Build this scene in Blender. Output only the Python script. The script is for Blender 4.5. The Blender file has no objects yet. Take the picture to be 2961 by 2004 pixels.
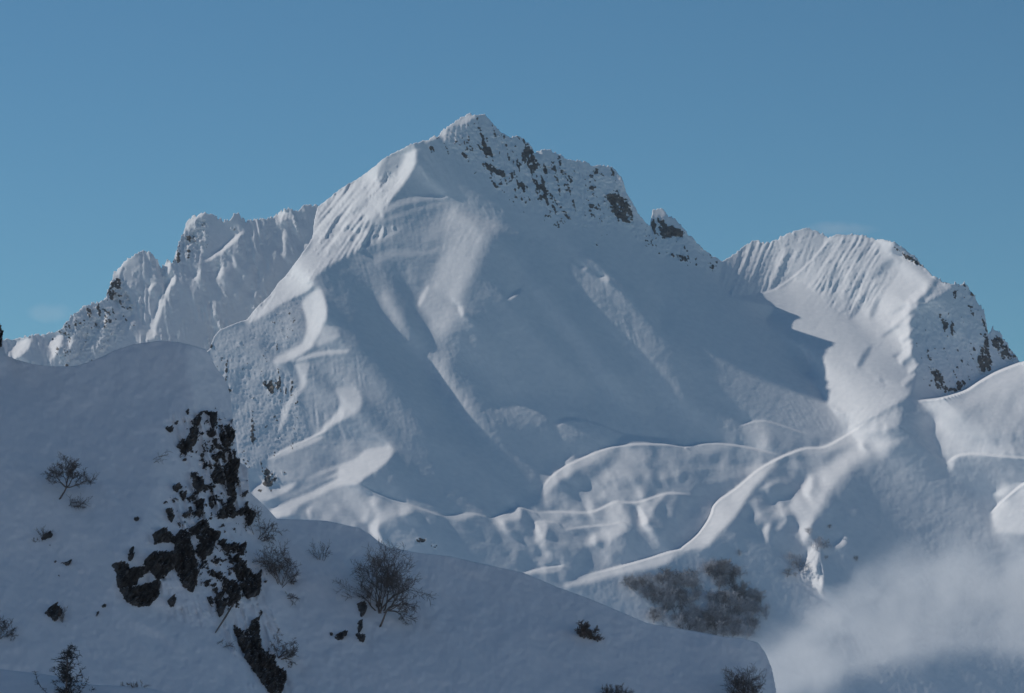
import bpy, math, random
import numpy as np
from mathutils import Vector

scene = bpy.context.scene
COL = scene.collection
R = math.radians

# ------------------------------------------------------------------ camera, sky, sun, exposure
W, H = 2961.0, 2004.0
K = 2 * math.tan(R(8.0)) / W              # tangent per survey pixel (16 degree telephoto)
HORIZON = 1900.0
PITCH = math.atan((HORIZON - H / 2) * K)
SUN_EL, SUN_BACK = 38.0, 27.0             # sun from the left, a little behind the mountain

cam_d = bpy.data.cameras.new('camera'); cam = bpy.data.objects.new('camera', cam_d)
COL.objects.link(cam); scene.camera = cam
cam_d.sensor_fit = 'HORIZONTAL'; cam_d.angle = R(16.0)
cam_d.clip_start = 1.0; cam_d.clip_end = 60000.0
cam.location = (0, 0, 0); cam.rotation_euler = (R(90) + PITCH, 0, 0)

SUN_DIR = Vector((-math.cos(R(SUN_EL)) * math.cos(R(SUN_BACK)), math.cos(R(SUN_EL)) * math.sin(R(SUN_BACK)), math.sin(R(SUN_EL))))
world = bpy.data.worlds.new('World'); scene.world = world; world.use_nodes = True
nt = world.node_tree; nt.nodes.clear()
sky = nt.nodes.new('ShaderNodeTexSky'); sky.sky_type = 'NISHITA'; sky.sun_disc = False
sky.sun_elevation = R(SUN_EL); sky.sun_rotation = math.atan2(SUN_DIR.x, SUN_DIR.y)
sky.altitude = 2500; sky.air_density = 1.0; sky.dust_density = 0.0; sky.ozone_density = 2.0
bg = nt.nodes.new('ShaderNodeBackground'); bg.inputs['Strength'].default_value = 0.085
out = nt.nodes.new('ShaderNodeOutputWorld')
tint = nt.nodes.new('ShaderNodeMix'); tint.data_type = 'RGBA'; tint.blend_type = 'MULTIPLY'; tint.inputs[0].default_value = 1.0
tint.inputs[7].default_value = (0.59, 0.965, 1.05, 1)          # clear high-mountain air, cyan-blue all round
nt.links.new(sky.outputs[0], tint.inputs[6]); nt.links.new(tint.outputs[2], bg.inputs['Color']); nt.links.new(bg.outputs[0], out.inputs['Surface'])

sun_d = bpy.data.lights.new('sun', 'SUN'); sun = bpy.data.objects.new('sun', sun_d); COL.objects.link(sun)
sun_d.energy = 3.5; sun_d.angle = R(0.55); sun_d.color = (1.0, 0.93, 0.84)
sun.rotation_euler = SUN_DIR.to_track_quat('Z', 'Y').to_euler()

scene.view_settings.view_transform = 'Standard'; scene.view_settings.look = 'None'
scene.view_settings.gamma = 1.0; scene.view_settings.use_curve_mapping = False
scene.view_settings.exposure = -0.5
scene.render.engine = 'CYCLES'
scene.cycles.use_denoising = True
scene.cycles.max_bounces = 6; scene.cycles.diffuse_bounces = 3
scene.cycles.volume_bounces = 2; scene.cycles.volume_step_rate = 0.35; scene.cycles.volume_max_steps = 256

# ------------------------------------------------------------------ survey: sheets and world points
SHEET = dict(A=(0, 500, .4305), B=(800, 280, .4305), C=(1600, 400, .5856), P=(0, 950, .3878), Q=(0, 1400, .3872),
             E=(600, 1200, .4305), F=(1400, 1200, .4305), G=(2161, 1300, .4474), H=(600, 700, .3442), I=(1200, 750, .3442),
             J=(1900, 1000, .4565), L=(1200, 1150, .3442), M=(600, 1000, .3013), N=(0, 0, 1.0))
def S(sheet, *pts):
    ox, oy, s = SHEET[sheet]
    return [(ox + x * s, oy + y * s) for x, y in pts]
CP, SP = math.cos(PITCH), math.sin(PITCH)
def world_pt(px, py, d):
    """survey bearing (px, py) and distance north d (metres) -> world coordinates (arrays or floats)"""
    xc = (np.asarray(px) - W / 2) * K; yc = (H / 2 - np.asarray(py)) * K
    fy = CP - yc * SP; fz = SP + yc * CP
    return xc * d / fy, d + 0 * xc, fz * d / fy

# ------------------------------------------------------------------ numeric helpers
def spectral(h, w, beta, seed, lo=0.0, hi=0.5):
    rng = np.random.default_rng(seed)
    f = np.fft.rfft2(rng.standard_normal((h, w)))
    ky = np.fft.fftfreq(h)[:, None]; kx = np.fft.rfftfreq(w)[None, :]
    k = np.sqrt(kx * kx + ky * ky); k[0, 0] = 1
    amp = k ** (-beta / 2) * (k >= lo) * (k <= hi); amp[0, 0] = 0
    n = np.fft.irfft2(f * amp, s=(h, w))
    return n / (n.std() + 1e-9)
def blur(a, s):
    """gaussian-like blur, sigma in cells"""
    if s < 0.3: return a
    if s <= 2.0:
        for _ in range(max(1, int(round(2 * s * s)))):
            p = np.pad(a, 1, mode='edge')
            a = 0.25 * p[:-2, 1:-1] + 0.5 * p[1:-1, 1:-1] + 0.25 * p[2:, 1:-1]
            p = np.pad(a, 1, mode='edge')
            a = 0.25 * p[1:-1, :-2] + 0.5 * p[1:-1, 1:-1] + 0.25 * p[1:-1, 2:]
        return a
    r = max(1, int(round(s * 1.0)))
    for _ in range(3):
        for ax in (0, 1):
            pad = [(0, 0), (0, 0)]; pad[ax] = (r + 1, r)
            c = np.cumsum(np.pad(a, pad, mode='edge'), axis=ax)
            a = (c[2 * r + 1:] - c[:-2 * r - 1]) / (2 * r + 1) if ax == 0 else (c[:, 2 * r + 1:] - c[:, :-2 * r - 1]) / (2 * r + 1)
    return a
def chaikin(pts, closed, n=2):
    for _ in range(n):
        q = []
        m = len(pts)
        for i in range(m if closed else m - 1):
            a, b = pts[i], pts[(i + 1) % m]
            q += [(0.8 * a[0] + 0.2 * b[0], 0.8 * a[1] + 0.2 * b[1]), (0.2 * a[0] + 0.8 * b[0], 0.2 * a[1] + 0.8 * b[1])]
        if not closed: q = [pts[0]] + q + [pts[-1]]
        pts = q
    return pts
def in_poly(X, Y, pts):
    m = np.zeros(X.shape, bool)
    n = len(pts)
    for i in range(n):
        x0, y0 = pts[i]; x1, y1 = pts[(i + 1) % n]
        if y0 == y1: continue
        c = ((Y >= min(y0, y1)) & (Y < max(y0, y1)))
        m ^= c & (X < x0 + (Y - y0) * (x1 - x0) / (y1 - y0))
    return m
def poly_dist(X, Y, pts):
    """distance to a polyline, side sign (+1 = right of / below it on the sheet), position along 0..1, unit normal towards 'up'"""
    best = np.full(X.shape, 1e9); side = np.zeros(X.shape); pos = np.zeros(X.shape)
    nx = np.zeros(X.shape); ny = np.zeros(X.shape)
    L = [math.hypot(pts[i + 1][0] - pts[i][0], pts[i + 1][1] - pts[i][1]) for i in range(len(pts) - 1)]
    tot = sum(L); acc = 0
    for i in range(len(pts) - 1):
        x0, y0 = pts[i]; dx, dy = pts[i + 1][0] - x0, pts[i + 1][1] - y0
        l = L[i] + 1e-9
        t = np.clip(((X - x0) * dx + (Y - y0) * dy) / (l * l), 0, 1)
        ex, ey = X - x0 - t * dx, Y - y0 - t * dy
        dd = np.hypot(ex, ey); m = dd < best
        best[m] = dd[m]; pos[m] = ((acc + t * l) / tot)[m]
        ux, uy = dy / l, -dx / l
        if uy > 0 or (uy == 0 and ux < 0): ux, uy = -ux, -uy      # points up the sheet
        nx[m] = ux; ny[m] = uy
        side[m] = np.sign(ex * ux + ey * uy)[m]
        acc += l
    return best, side, pos, nx, ny

def solve_relief(gx, gz, mask, h, iters=170):
    """least squares depth whose slopes along the sheet are gx (right) and gz (up)"""
    levels = [(gx.astype(np.float32), gz.astype(np.float32), mask, h)]
    while min(levels[-1][2].shape) > 24:
        a, b, m, hh = levels[-1]
        H2, W2 = (m.shape[0] + 1) // 2, (m.shape[1] + 1) // 2
        def down(v):
            p = np.zeros((H2 * 2, W2 * 2), np.float32); p[:v.shape[0], :v.shape[1]] = v
            return p.reshape(H2, 2, W2, 2).sum(axis=(1, 3))
        c = down(m.astype(float)); 
        levels.append((down(a * m) / np.maximum(c, 1), down(b * m) / np.maximum(c, 1), c > 0, hh * 2))
    # slopes towards the sun matter most for how the relief reads; slopes across it only hold the sheet together
    sx, sz = SUN_DIR.x, SUN_DIR.z; ln = math.hypot(sx, sz); sx /= ln; sz /= ln
    wo = 0.05
    d = None
    for a, b, m, hh in reversed(levels):
        ex = (m[:, 1:] & m[:, :-1]).astype(np.float32); ez = (m[1:] & m[:-1]).astype(np.float32)
        cq = (m[1:, 1:] & m[1:, :-1] & m[:-1, 1:] & m[:-1, :-1]).astype(np.float32)
        tx = 0.5 * (a[:, 1:] + a[:, :-1]) * hh * ex; tz = -0.5 * (b[1:] + b[:-1]) * hh * ez
        sg = sx * a + sz * b
        tq = 0.25 * (sg[1:, 1:] + sg[1:, :-1] + sg[:-1, 1:] + sg[:-1, :-1]) * hh * cq
        c00, c01, c10, c11 = (-sx + sz) / 2, (sx + sz) / 2, (-sx - sz) / 2, (sx - sz) / 2
        def scat(o, q):
            o[:-1, :-1] += c00 * q; o[:-1, 1:] += c01 * q; o[1:, :-1] += c10 * q; o[1:, 1:] += c11 * q
        def A(v):
            o = np.zeros_like(v)
            q = (v[:, 1:] - v[:, :-1]) * (ex * wo); o[:, 1:] += q; o[:, :-1] -= q
            q = (v[1:] - v[:-1]) * (ez * wo); o[1:] += q; o[:-1] -= q
            scat(o, (c00 * v[:-1, :-1] + c01 * v[:-1, 1:] + c10 * v[1:, :-1] + c11 * v[1:, 1:]) * cq)
            return o
        rhs = np.zeros(m.shape, np.float32); rhs[:, 1:] += tx * wo; rhs[:, :-1] -= tx * wo; rhs[1:] += tz * wo; rhs[:-1] -= tz * wo
        scat(rhs, tq)
        if d is None: d = np.zeros(m.shape, np.float32)
        else:
            u = np.repeat(np.repeat(d, 2, 0), 2, 1)
            u = np.pad(u, ((0, max(0, m.shape[0] - u.shape[0])), (0, max(0, m.shape[1] - u.shape[1]))), mode='edge')[:m.shape[0], :m.shape[1]]
            d = (blur(u, 1) * m).astype(np.float32)
        dg = np.full(m.shape, 1e-6, np.float32); dg[:, 1:] += ex * wo; dg[:, :-1] += ex * wo; dg[1:] += ez * wo; dg[:-1] += ez * wo
        scat2 = ((slice(None, -1), slice(None, -1), c00), (slice(None, -1), slice(1, None), c01), (slice(1, None), slice(None, -1), c10), (slice(1, None), slice(1, None), c11))
        for p0, p1, c in scat2: dg[p0, p1] += c * c * cq
        r = (rhs - A(d)) * m; z = r / dg; p = z.copy(); rz = (r * z).sum()
        for _ in range(iters):
            Ap = A(p); al = rz / ((p * Ap).sum() + 1e-12)
            d += al * p; r -= al * Ap
            z = r / dg; rn = (r * z).sum(); p = z + (rn / (rz + 1e-12)) * p; rz = rn
    return d.astype(float)

# ------------------------------------------------------------------ a surveyed slope: painted aspect and steepness, integrated to real relief
class Slope:
    def __init__(self, x0, x1, y1, step, top, ref, phi, theta, top_noise=0.0, seed=1, back=1.0):
        self.step, self.ref, self.seed, self.back = step, ref, seed, back
        self.mpp = ref * K
        tx = [p[0] for p in top]; ty = [p[1] for p in top]
        y0 = min(ty) - 26 * step
        self.xs = np.arange(x0, x1 + step, step); self.ys = np.arange(y0, y1 + step, step)
        self.X, self.Y = np.meshgrid(self.xs, self.ys)
        self.t = np.interp(self.xs, tx, ty)
        if top_noise is not None and np.any(np.asarray(top_noise)):
            amp = np.interp(self.xs, [p[0] for p in top_noise], [p[1] for p in top_noise])
            n = spectral(8, len(self.xs), 1.6, seed + 77, lo=0.008)[0]
            self.t = self.t + amp * n
        self.shape = self.X.shape
        self.PHI = np.full(self.shape, float(phi)); self.TH = np.full(self.shape, float(theta))
        self.HM = np.zeros(self.shape); self.FL = np.zeros(self.shape); self.RK = np.zeros(self.shape)
        self.JX = np.zeros(self.shape); self.JZ = np.zeros(self.shape)
    def _box(self, pts, m):
        a = max(0, int((min(p[0] for p in pts) - m - self.xs[0]) / self.step)); b = min(self.shape[1], int((max(p[0] for p in pts) + m - self.xs[0]) / self.step) + 2)
        c = max(0, int((min(p[1] for p in pts) - m - self.ys[0]) / self.step)); e = min(self.shape[0], int((max(p[1] for p in pts) + m - self.ys[0]) / self.step) + 2)
        return slice(c, e), slice(a, b)
    def _mask(self, pts, feather):
        pts = chaikin(pts, True)
        sl = self._box(pts, 3 * feather + 2 * self.step)
        m = in_poly(self.X[sl], self.Y[sl], pts).astype(float)
        if m.size == 0: return sl, m
        return sl, blur(m, 0.6 * feather / self.step)
    def poly(self, pts, phi=None, theta=None, feather=7, alpha=1.0, flute=None, rock=None, humm=None):
        sl, m = self._mask(pts, feather)
        if m.size == 0: return
        m = m * alpha
        if phi is not None: self.PHI[sl] += (phi - self.PHI[sl]) * m
        if theta is not None: self.TH[sl] += (theta - self.TH[sl]) * m
        if flute is not None: self.FL[sl] += (flute - self.FL[sl]) * m
        if humm is not None: self.HM[sl] += (humm - self.HM[sl]) * m
        if rock is not None: self.RK[sl] = np.maximum(self.RK[sl], rock * m)
    def rib(self, pts, width, dphi):
        """a crest running down the slope: its left flank turns left, its right flank turns right"""
        pts = chaikin(pts, False)
        sl = self._box(pts, 3 * width)
        d, s, pos, nx, ny = poly_dist(self.X[sl], self.Y[sl], pts)
        side = s * np.where(np.abs(nx) > 1e-6, np.sign(nx), 1)
        prof = (d / width) * np.exp(0.5 - 0.5 * (d / width) ** 2)
        self.PHI[sl] += dphi * side * np.clip(prof, 0, 1) * np.clip(np.minimum(pos, 1 - pos) * 8, 0, 1)
    def crest(self, pts, jump, taper=0.12):
        """ground drops out of sight behind this edge: the land above it on the sheet stands 'jump' metres further back"""
        w = self.step * 0.7
        pts = chaikin(pts, False)
        sl = self._box(pts, 4 * w)
        d, s, pos, nx, ny = poly_dist(self.X[sl], self.Y[sl], pts)
        a = 0.17 * jump * np.exp(-(d / w) ** 2) / (w * self.mpp * math.sqrt(math.pi)) * np.clip(np.minimum(pos, 1 - pos) / taper, 0, 1)
        self.JX[sl] += a * nx; self.JZ[sl] += a * (-ny)
    def build(self, anchor, drift=0.6, flute_amp=2.0, rock_amp=4.0, lic=24, flute_lo=0.02, smooth=0.55, flute_base=0.0):
        st, mpp = self.step, self.mpp
        rt = np.floor((self.t - self.ys[0]) / st).astype(int)
        rows = np.arange(self.shape[0])[:, None]
        mask = rows >= rt[None, :]
        phi = np.clip(self.PHI, -66, 66); th = np.clip(self.TH, 12, 78)
        gx = np.tan(np.radians(phi)); gz = np.minimum(1 / np.tan(np.radians(th)) / np.cos(np.radians(phi)), 4.0)
        gx = blur(gx, smooth) + self.JX; gz = blur(gz, smooth) + self.JZ
        d = solve_relief(gx, gz, mask, st * mpp)
        # relief detail: flutes that follow the fall line, rock roughness, wind drift
        h, w = self.shape
        fx = np.sin(np.radians(phi)) * np.cos(np.radians(th)); fy = np.sin(np.radians(th))
        l = np.hypot(fx, fy) + 1e-6; fx = blur(fx / l, 3); fy = blur(fy / l, 3)
        n0 = spectral(h, w, 0.6, self.seed, lo=flute_lo, hi=0.25)
        acc = n0.copy()
        for sgn in (1, -1):
            ax = np.tile(np.arange(w, dtype=float), (h, 1)); ay = np.tile(np.arange(h, dtype=float)[:, None], (1, w))
            for _ in range(lic):
                ii = np.clip(ay.astype(int), 0, h - 1); jj = np.clip(ax.astype(int), 0, w - 1)
                ax += sgn * fx[ii, jj]; ay += sgn * fy[ii, jj]
                acc += n0[np.clip(ay.astype(int), 0, h - 1), np.clip(ax.astype(int), 0, w - 1)]
        acc = blur(acc, 0.8); acc /= acc.std(); acc *= np.clip(0.55 + 0.75 * spectral(h, w, 2.4, self.seed + 3, lo=0.004), 0.05, 1.8)
        rn = spectral(h, w, 2.0, self.seed + 5, lo=0.015)
        rid = 1 - np.abs(spectral(h, w, 2.2, self.seed + 6, lo=0.02)) * 1.3
        dr = spectral(h, w, 3.2, self.seed + 9, lo=0.004, hi=0.2)
        hm = spectral(h, w, 3.0, self.seed + 21, lo=0.007, hi=0.06)
        d = d - hm * self.HM
        d = d - flute_amp * acc * (self.FL + flute_base) - rock_amp * (0.6 * rn + rid) * np.clip(self.RK, 0, 1) - drift * dr
        rf = spectral(h, w, 1.2, self.seed + 15, lo=0.03, hi=0.4)
        self.rockmask = np.clip(self.RK * 1.05 + 0.22 * rn + 0.22 * rf + 0.30 * acc - 0.62, 0, 1) * (self.RK > 0.03)
        self.d = d
        # level the whole slope to its surveyed anchor
        ai, aj = int((anchor[1] - self.ys[0]) / st), int((anchor[0] - self.xs[0]) / st)
        self.d += anchor[2] - self.d[ai, aj]
        self.rt = rt
        return self
    def depth(self, px, py):
        i = np.clip(np.asarray((np.asarray(py) - self.ys[0]) / self.step), 0, self.shape[0] - 1.001); j = np.clip((np.asarray(px) - self.xs[0]) / self.step, 0, self.shape[1] - 1.001)
        i = np.maximum(i, np.asarray(self.rt)[np.asarray(j).astype(int)] + 1)
        i = np.minimum(i, self.shape[0] - 1.001)
        a, b = i.astype(int), j.astype(int); u, v = i - a, j - b
        D = self.d
        return (D[a, b] * (1 - v) + D[a, b + 1] * v) * (1 - u) + (D[a + 1, b] * (1 - v) + D[a + 1, b + 1] * v) * u
    def point(self, px, py, off=0.0):
        x, y, z = world_pt(px, py, float(self.depth(px, py)) - off)
        return Vector((float(x), float(y), float(z)))
    def mesh(self, name, mat):
        h, w = self.shape; st = self.step
        rows = np.arange(h)[:, None]
        k = np.clip(self.rt[None, :] - rows, 0, 25)
        dd = self.d.copy()
        cols = np.arange(w)
        ytop = np.maximum(self.Y, self.t[None, :])
        dtop = np.tile(self.d[np.clip(self.rt, 0, h - 1), cols][None, :], (h, 1))
        dd = np.where(k > 0, dtop, dd)
        x, y, z = world_pt(np.tile(self.xs, (h, 1)), ytop, dd)
        dist = k * st * self.mpp * (1 + 0.10 * k) * self.back
        y = y + dist; z = z - dist * 0.8
        co = np.stack([x, y, z], -1).reshape(-1, 3)
        idx = np.arange(h * w).reshape(h, w)
        keep = (k[:-1, :-1] < 25) | (k[:-1, 1:] < 25)
        q = np.stack([idx[:-1, :-1], idx[1:, :-1], idx[1:, 1:], idx[:-1, 1:]], -1)[keep].reshape(-1, 4)
        used = np.zeros(h * w, bool); used[q.ravel()] = True
        re = np.cumsum(used) - 1
        co = co[used]; q = re[q]
        me = bpy.data.meshes.new(name)
        me.vertices.add(len(co)); me.vertices.foreach_set('co', co.ravel().astype(np.float32))
        me.loops.add(q.size); me.loops.foreach_set('vertex_index', q.ravel().astype(np.int32))
        me.polygons.add(len(q)); me.polygons.foreach_set('loop_start', np.arange(0, q.size, 4, dtype=np.int32))
        try: me.polygons.foreach_set('loop_total', np.full(len(q), 4, np.int32))
        except Exception: pass
        me.update(calc_edges=True)
        me.polygons.foreach_set('use_smooth', np.ones(len(q), bool))
        at = me.attributes.new('rock', 'FLOAT', 'POINT')
        at.data.foreach_set('value', self.rockmask.reshape(-1)[used].astype(np.float32))
        me.materials.append(mat)
        o = bpy.data.objects.new(name, me); COL.objects.link(o)
        o['kind'] = 'structure'
        return o

# ------------------------------------------------------------------ materials
def nodes(name):
    m = bpy.data.materials.new(name); m.use_nodes = True
    n = m.node_tree; b = n.nodes['Principled BSDF']
    return m, n, b
def snow_material(name, grain, rock_col=((0.055, 0.055, 0.058), (0.21, 0.19, 0.17)), rock_scale=0.1, bump=0.3):
    m, n, b = nodes(name)
    L = n.links.new
    geo = n.nodes.new('ShaderNodeNewGeometry')
    tex = n.nodes.new('ShaderNodeTexNoise'); tex.inputs['Scale'].default_value = grain; tex.inputs['Detail'].default_value = 6
    L(geo.outputs['Position'], tex.inputs['Vector'])
    ramp = n.nodes.new('ShaderNodeValToRGB')
    ramp.color_ramp.elements[0].position = 0.3; ramp.color_ramp.elements[0].color = (0.80, 0.82, 0.85, 1)
    ramp.color_ramp.elements[1].position = 0.7; ramp.color_ramp.elements[1].color = (0.87, 0.88, 0.90, 1)
    L(tex.outputs['Fac'], ramp.inputs['Fac'])
    at = n.nodes.new('ShaderNodeAttribute'); at.attribute_name = 'rock'
    rn = n.nodes.new('ShaderNodeTexNoise'); rn.inputs['Scale'].default_value = rock_scale; rn.inputs['Detail'].default_value = 8; rn.inputs['Roughness'].default_value = 0.65
    L(geo.outputs['Position'], rn.inputs['Vector'])
    rr = n.nodes.new('ShaderNodeValToRGB')
    rr.color_ramp.elements[0].position = 0.35; rr.color_ramp.elements[0].color = (*rock_col[0], 1)
    rr.color_ramp.elements[1].position = 0.7; rr.color_ramp.elements[1].color = (*rock_col[1], 1)
    L(rn.outputs['Fac'], rr.inputs['Fac'])
    add = n.nodes.new('ShaderNodeMath'); add.operation = 'MULTIPLY_ADD'
    L(rn.outputs['Fac'], add.inputs[0]); add.inputs[1].default_value = 0.7; add.inputs[2].default_value = -0.35
    sm = n.nodes.new('ShaderNodeMath'); sm.operation = 'ADD'; L(at.outputs['Fac'], sm.inputs[0]); L(add.outputs[0], sm.inputs[1])
    gate = n.nodes.new('ShaderNodeMapRange'); gate.inputs['From Min'].default_value = 0.22; gate.inputs['From Max'].default_value = 0.42; gate.clamp = True
    L(sm.outputs[0], gate.inputs['Value'])
    mix = n.nodes.new('ShaderNodeMix'); mix.data_type = 'RGBA'
    L(gate.outputs[0], mix.inputs[0]); L(ramp.outputs['Color'], mix.inputs[6]); L(rr.outputs['Color'], mix.inputs[7])
    L(mix.outputs[2], b.inputs['Base Color'])
    b.inputs['Roughness'].default_value = 0.75; b.inputs['Specular IOR Level'].default_value = 0.15
    bp = n.nodes.new('ShaderNodeBump'); bp.inputs['Strength'].default_value = bump; bp.inputs['Distance'].default_value = 0.6 / grain
    L(tex.outputs['Fac'], bp.inputs['Height']); L(bp.outputs['Normal'], b.inputs['Normal'])
    return m
SNOW_FAR = snow_material('snow_far', 0.12, rock_scale=0.09, bump=0.10)
SNOW_NEAR = snow_material('snow_near', 1.2, rock_scale=1.0, bump=0.12)

STEP_FAR, STEP_NEAR = 2.6, 3.0
#SURVEY
# ------------------------------------------------------------------ back ridge (left skyline)
TOP_BACK = [(-420, 960), (-260, 1000), (0, 982)] + S('A', (20, 1120), (150, 1110), (300, 1080), (400, 1050), (480, 960), (560, 905), (660, 870), (710, 830), (720, 770), (760, 680), (830, 590),
    (900, 545), (950, 530), (1000, 545), (1050, 570), (1085, 640), (1110, 620), (1130, 590), (1160, 600), (1175, 540), (1200, 470), (1230, 400), (1260, 310), (1340, 255), (1390, 260), (1480, 305),
    (1545, 320), (1600, 275), (1650, 320), (1720, 320), (1820, 300), (1870, 260), (1940, 240), (2000, 245), (2060, 215), (2130, 215), (2200, 260), (2500, 420))
back = Slope(-420, 1080, 2080, STEP_FAR, TOP_BACK, 5200, 15, 48.5,
             top_noise=[(0, 2), (180, 4), (300, 5), (480, 5), (700, 5), (920, 3)], seed=3)
back.FL[:] = 0.4
for pts, ph in [
    (S('A', (970, 1130), (1010, 1010), (1070, 850), (1130, 720), (1190, 670), (1180, 740), (1120, 800), (1080, 950), (1040, 1060), (1070, 1090), (980, 1135)), -58),
    (S('A', (1360, 595), (1480, 505), (1630, 385), (1645, 400), (1500, 530), (1400, 600)), -60),
    (S('A', (1870, 520), (1900, 470), (1880, 430), (1900, 370), (1935, 400), (1915, 500), (1925, 570), (1890, 560)), -50),
    (S('A', (1810, 315), (1850, 280), (1940, 250), (1935, 320), (1890, 325), (1850, 300)), -50),
    (S('A', (1555, 545), (1600, 620), (1580, 645), (1560, 610)), -45),
    (S('A', (50, 1200), (130, 1130), (210, 1100), (200, 1170), (120, 1255)), -62),
    (S('A', (305, 1295), (360, 1205), (305, 1150), (430, 1065), (400, 1190), (350, 1250)), -60),
    (S('A', (985, 795), (1030, 690), (1055, 700), (1020, 785)), -50),
    (S('A', (1095, 655), (1130, 590), (1155, 620), (1120, 700)), -50),
    (S('A', (745, 705), (830, 595), (900, 545), (870, 600), (800, 690)), -55),
    (S('A', (1235, 400), (1262, 315), (1340, 258), (1392, 262), (1310, 325), (1265, 390)), -52),
    (S('A', (780, 700), (870, 570), (960, 535), (968, 720), (850, 800)), -6),
    (S('A', (970, 540), (1085, 640), (1080, 720), (1000, 760), (975, 700)), 24),
    (S('A', (1230, 440), (1300, 330), (1340, 400), (1340, 560), (1200, 600), (1170, 590)), -4),
    (S('A', (930, 850), (950, 820), (965, 830), (945, 860)), -45), (S('A', (1440, 690), (1490, 620), (1510, 640), (1480, 720)), -40), (S('A', (1690, 830), (1720, 780), (1715, 850)), -40), (S('A', (860, 980), (890, 940), (880, 1040), (850, 1080)), -40),
    (S('A', (450, 1160), (490, 1080), (500, 1100), (470, 1200)), -45), (S('A', (690, 1000), (720, 930), (715, 1010), (690, 1060)), -40), (S('A', (1300, 700), (1340, 640), (1350, 660), (1310, 740)), -40), (S('A', (2020, 520), (2060, 430), (2070, 460), (2030, 560)), -40), (S('A', (600, 1150), (640, 1060), (650, 1080), (610, 1190)), -42),
    (S('A', (1420, 1180), (1440, 1090), (1500, 1040), (1490, 1080), (1440, 1150)), -45)]:
    back.poly(pts, ph * 1.08 if ph < -20 else ph, 44 if ph < -20 else None, feather=3)
for pts, wd in [(S('A', (1070, 620), (1000, 900), (960, 1200)), 14), (S('A', (1400, 300), (1370, 560), (1300, 900)), 12), (S('A', (1640, 330), (1560, 620), (1440, 1000)), 14),
                (S('A', (1900, 280), (1850, 620), (1640, 960)), 14), (S('A', (560, 920), (500, 1120), (420, 1290)), 12), (S('A', (760, 860), (700, 1100), (620, 1280)), 12), (S('A', (1750, 330), (1700, 600), (1560, 900)), 12)]:
    back.rib(pts, wd, 22)
for pts in [S('A', (715, 810), (740, 730), (780, 690), (820, 720), (830, 780), (900, 870), (890, 935), (850, 920), (800, 890), (720, 840)),
            S('A', (560, 910), (640, 900), (625, 990), (690, 1030), (680, 1070), (640, 1040), (600, 960)), S('A', (490, 980), (580, 1010), (580, 1040), (500, 1030)),
            S('A', (1225, 420), (1310, 400), (1320, 470), (1290, 480), (1240, 450)), S('A', (1340, 310), (1390, 330), (1360, 390)), S('A', (1165, 570), (1210, 580), (1180, 620)), S('A', (380, 1050), (460, 1070), (450, 1090), (390, 1080)),
            S('A', (325, 1105), (390, 1100), (370, 1125), (330, 1125)), S('A', (1545, 370), (1605, 365), (1560, 395)), S('A', (560, 1100), (600, 1040), (590, 1150), (550, 1200)), S('A', (670, 850), (720, 850), (700, 890))]:
    back.poly(pts, rock=0.85, feather=5)
back.poly(S('A', (470, 960), (700, 840), (900, 930), (700, 1250), (300, 1290)), rock=0.44, feather=30)
back.poly(S('A', (1180, 600), (1260, 320), (1420, 300), (1360, 560)), rock=0.42, feather=16)
back.build((577, 640, 5330), drift=0.5, flute_amp=2.6, rock_amp=3.5)

# ------------------------------------------------------------------ main massif: summit, basin, right peak, moraine hills
TOP_MAIN = [(-300, 1560), (0, 1470), (300, 1330), (480, 1120), (560, 1050), (605, 1010), (617, 975), (634, 955), (674, 937), (714, 924), (738, 893), (779, 855), (806, 814), (826, 797), (865, 745), (903, 689), (908, 637), (917, 600)] + S('B',
    (285, 730), (400, 640), (480, 590), (560, 540), (650, 470), (720, 410), (800, 370), (900, 320), (1000, 295), (1060, 260), (1080, 265), (1120, 215), (1190, 170), (1260, 130), (1300, 110),
    (1345, 130), (1400, 120), (1440, 160), (1500, 220), (1560, 260), (1610, 255), (1660, 290), (1710, 330), (1735, 390), (1745, 365), (1800, 360), (1860, 370), (1940, 410), (2000, 430), (2080, 430), (2120, 460), (2200, 455), (2250, 468)) + S('C',
    (295, 140), (340, 200), (360, 260), (400, 340), (420, 380), (475, 440), (482, 400), (490, 350), (540, 345), (560, 375), (610, 400), (640, 440), (700, 500), (760, 560), (835, 615), (880, 580), (980, 510), (1060, 510), (1120, 480), (1180, 460), (1240, 445),
    (1310, 465), (1360, 490), (1400, 475), (1480, 475), (1540, 480), (1590, 500), (1680, 505), (1720, 530), (1790, 590), (1830, 640), (1880, 690), (1920, 705), (2040, 720), (2083, 770), (2087, 800), (2130, 870), (2150, 960), (2170, 935), (2230, 1000), (2290, 1070), (2305, 1098)) + [(2961, 1044), (3040, 1010), (3200, 960)]
main = Slope(-300, 3300, 2140, STEP_FAR, TOP_MAIN, 4650, 27, 43,
             top_noise=[(300, 0), (900, 1), (1180, 1.5), (1270, 2), (1400, 2.5), (1800, 2.5), (1880, 3), (1980, 2.5), (2090, 2), (2300, 3), (2400, 2), (2700, 3), (2860, 5), (2945, 4), (2961, 0.5), (3200, 0.5)], seed=11)
main.FL[:] = 0.08
P = main.poly
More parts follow.
